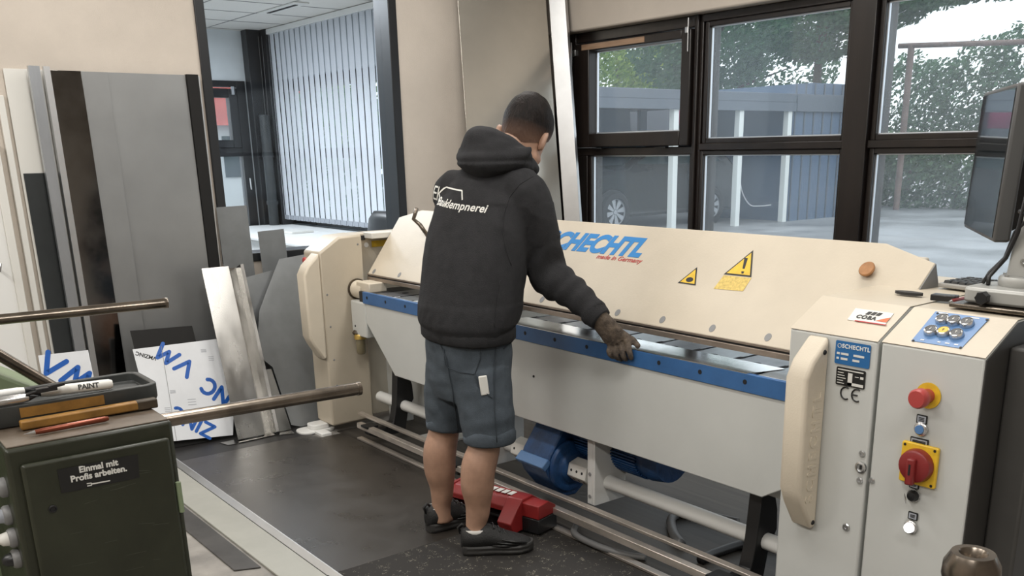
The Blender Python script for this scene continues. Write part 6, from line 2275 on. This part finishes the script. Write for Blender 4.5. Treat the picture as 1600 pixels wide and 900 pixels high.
# --- socks, shoes
for (an, heel, toe, side) in ((ANR, Vv((-2.918, 1.905, 0)), Vv((-2.768, 2.142, 0)), 1), (ANL, Vv((-3.198, 1.918, 0)), Vv((-3.180, 2.175, 0)), -1)):
    d = (toe - heel)
    L = d.length
    d.normalize()
    w = Vv((d.y, -d.x, 0))
    Z = Vv((0, 0, 1))
    G0 = 0.010
    heel = heel + Z * G0
    sk = MB()
    a0 = heel + d * 0.075
    sk.loft([ell(a0 + Z * 0.075 - d * 0.01, w, d, 0.034, 0.042, 20), ell(a0 + Z * 0.092 - d * 0.016, w, d, 0.039, 0.044, 20), ell(a0 + Z * 0.106 - d * 0.020, w, d, 0.041, 0.044, 20)])
    sk.build('sock', 'sock', PR, smooth=True)
    up = MB()
    rings = []
    SEC = ((-0.004, 0.020, 0.03, 0.098), (0.004, 0.034, 0.026, 0.112), (0.025, 0.046, 0.025, 0.118), (0.065, 0.050, 0.025, 0.116), (0.10, 0.049, 0.025, 0.124), (0.14, 0.049, 0.024, 0.110), (0.18, 0.050, 0.024, 0.088), (0.22, 0.051, 0.022, 0.073), (0.25, 0.047, 0.021, 0.063), (0.272, 0.036, 0.022, 0.053), (0.284, 0.022, 0.024, 0.045), (0.289, 0.010, 0.027, 0.039))
    for q in range((len(SEC) - 1) * 3 + 1):
        i0, f_ = min(q // 3, len(SEC) - 2), q / 3 - min(q // 3, len(SEC) - 2)
        u, hw, h0, h1 = [SEC[i0][z_] * (1 - f_) + SEC[i0 + 1][z_] * f_ for z_ in range(4)]
        c_ = heel + d * (u * L / 0.286)
        ring_ = []
        for k in range(20):
            t = 2 * PI * k / 20
            ct, st = math.cos(t), math.sin(t)
            zz = (h0 + h1) / 2 + (h1 - h0) / 2 * st
            ww = hw * math.copysign(abs(ct) ** 0.75, ct) * (1.0 - 0.22 * max(0, st))
            ring_.append(c_ + w * ww + Z * zz)
        rings.append(ring_)
    up.loft(rings)
    shoe = up.build('shoe', 'shoe_mesh', PR, smooth=True)
    s = shoe.modifiers.new('s', 'SMOOTH')
    s.factor, s.iterations = 0.5, 2
    sl = MB()
    out = [(0.0, 0.014), (0.004, 0.026), (0.02, 0.036), (0.07, 0.040), (0.13, 0.040), (0.19, 0.049), (0.235, 0.050), (0.27, 0.038), (0.290, 0.018), (0.294, 0.0)]
    outl = [(u, v) for (u, v) in out] + [(u, -v) for (u, v) in out[::-1][1:]]
    pr_ = [(u * L / 0.286, v) for (u, v) in outl]
    lay = []
    for (z, e) in ((0.0, -0.006), (0.006, 0.004), (0.014, 0.008), (0.022, 0.002), (0.032, 0.006), (0.042, -0.006)):
        lay.append([heel + d * (u + (0.006 * (0.5 - abs(u / L - 0.5))) * 0) + w * (v * (1 + e * 14)) + Z * (z + (0.008 * max(0, (u / L - 0.85) / 0.15)) * (1 if z < 0.01 else 0.4)) for (u, v) in pr_])
    sl.loft(lay)
    sl.build('sole', 'sole', shoe, bevel=0.002)
    # glossy overlay panels and laces
    ov = MB()
    for k in range(3):
        u0 = 0.12 + k * 0.018
        pts = [heel + d * u0 + w * 0.0485 * (0.98) + Z * (0.045 + k * 0.012), heel + d * (u0 + 0.05) + w * 0.0515 + Z * (0.042 + k * 0.008), heel + d * (u0 + 0.10) + w * 0.046 + Z * (0.038 + k * 0.006)]
        ov.tube(pts, [0.003, 0.0055, 0.003], 8)
    ov.build('gloss_panel', 'shoe', shoe, smooth=True)
    lc_ = MB()
    for k in range(4):
        u0 = 0.118 + k * 0.022
        zt = 0.122 - k * 0.0150
        lc_.tube([heel + d * u0 - w * 0.028 + Z * (zt - 0.010), heel + d * (u0 + 0.008) + Z * (zt + 0.002), heel + d * (u0 + 0.012) + w * 0.028 + Z * (zt - 0.012)], 0.0028, 6)
    lc_.build('lace', 'black_plastic', shoe, smooth=True)
    tb = MB()
    tb.tube([heel + d * -0.002 + Z * 0.085, heel - d * 0.012 + Z * 0.112, heel + d * 0.004 + Z * 0.126, heel + d * 0.016 + Z * 0.115], 0.006, 8)
    tb.build('heel_tab', 'shoe_mesh', shoe, smooth=True)

# --- right glove: palm on the sheet edge, fingers curled over the blue bar
YB = 2.443


def glove(name, W, K, fingers, thumb, lat, bk):
    """W wrist, K knuckle row (index .. little), fingers as joint chains"""
    g = MB()
    # palm: loft from the wrist to the knuckle row
    ax_ = (sum(K, Vv()) / 4 - W)
    rings = []
    for (t, a, b) in ((-0.40, 0.030, 0.028), (-0.15, 0.035, 0.030), (0.08, 0.038, 0.029), (0.35, 0.044, 0.027), (0.7, 0.047, 0.024), (0.98, 0.046, 0.019)):
        rings.append(ell(W + ax_ * t, lat, bk, a, b, 18))
    g.loft(rings)
    for k, ch_ in enumerate(fingers):
        limb(g, [W + ax_ * 0.6 + (K[k] - W - ax_) * 0.7, K[k]] + ch_, [0.014, 0.0135] + [0.0122, 0.0112, 0.0098][:len(ch_)], 12)
        g.sphere(ch_[-1], 0.0100)
        g.sphere(K[k] + bk * 0.002, 0.0145)
    limb(g, [W + ax_ * 0.25 + lat * 0.02] + thumb, [0.020, 0.016, 0.0135, 0.011], 12)
    g.sphere(thumb[-1], 0.0112)
    me = g.mesh(name)
    me = remesh(me, 0.0032, 2, 0.5)
    nrm_ = [v.normal.copy() for v in me.vertices]
    for v in me.vertices:
        p = v.co
        v.co = p + nrm_[v.index] * noise.noise(p * 55) * 0.0014
    return link_mesh(name, me, 'glove', PR, smooth=True)


KI = [Vv((-2.533, 2.432, 0.858)), Vv((-2.553, 2.424, 0.850)), Vv((-2.574, 2.415, 0.845)), Vv((-2.594, 2.404, 0.842))]
latR = (KI[0] - KI[3]).normalized()
axR = (sum(KI, Vv()) / 4 - WRR).normalized()
bkR = axR.cross(latR)
if bkR.dot(-D_) < 0:
    bkR = -bkR
latR = (latR - axR * latR.dot(axR)).normalized()
TIP = 0.011
fR = [
    [Vv((-2.516, 2.424, 0.832)), Vv((-2.506, 2.423, 0.811)), Vv((-2.510, YB - TIP, 0.796))],
    [Vv((-2.540, 2.414, 0.822)), Vv((-2.532, 2.415, 0.800)), Vv((-2.538, YB - TIP, 0.786))],
    [Vv((-2.565, 2.404, 0.815)), Vv((-2.560, 2.408, 0.793)), Vv((-2.566, YB - TIP, 0.782))],
    [Vv((-2.589, 2.394, 0.815)), Vv((-2.586, 2.402, 0.797)), Vv((-2.590, YB - TIP, 0.787))]]
thR = [WRR + Vv((0.050, 0.055, -0.052)), Vv((-2.522, 2.450, 0.858)), Vv((-2.496, 2.452, 0.842))]
glove('glove', WRR, KI, fR, thR, latR, bkR)
KL = [Vv((-3.435, 2.47, 0.862)), Vv((-3.456, 2.475, 0.862)), Vv((-3.477, 2.474, 0.860)), Vv((-3.497, 2.468, 0.856))]
fL = [[k + Vv((0.0, 0.035, -0.012)), k + Vv((0.002, 0.058, -0.018)), k + Vv((0.002, 0.072, -0.023))] for k in KL]
thL = [WRL + Vv((0.035, 0.04, -0.035)), Vv((-3.405, 2.462, 0.850)), Vv((-3.395, 2.492, 0.842))]
latL = (KL[0] - KL[3]).normalized()
axL = (sum(KL, Vv()) / 4 - WRL).normalized()
bkL = latL.cross(axL)
if bkL.z < 0:
    bkL = -bkL
glove('glove', WRL, KL, fL, thL, latL, bkL)

# single fittings as parts of their own
for o in list(bpy.data.objects):
    if o.type == 'MESH' and o.parent and o.name.split('.')[0] in ('bolt_hole', 'screw', 'bolt_recess', 'bolt', 'scratch', 'cheek', 'slot', 'latch', 'sash_catch', 'sash_hinge', 'logo_stripe'):
        islands(o)
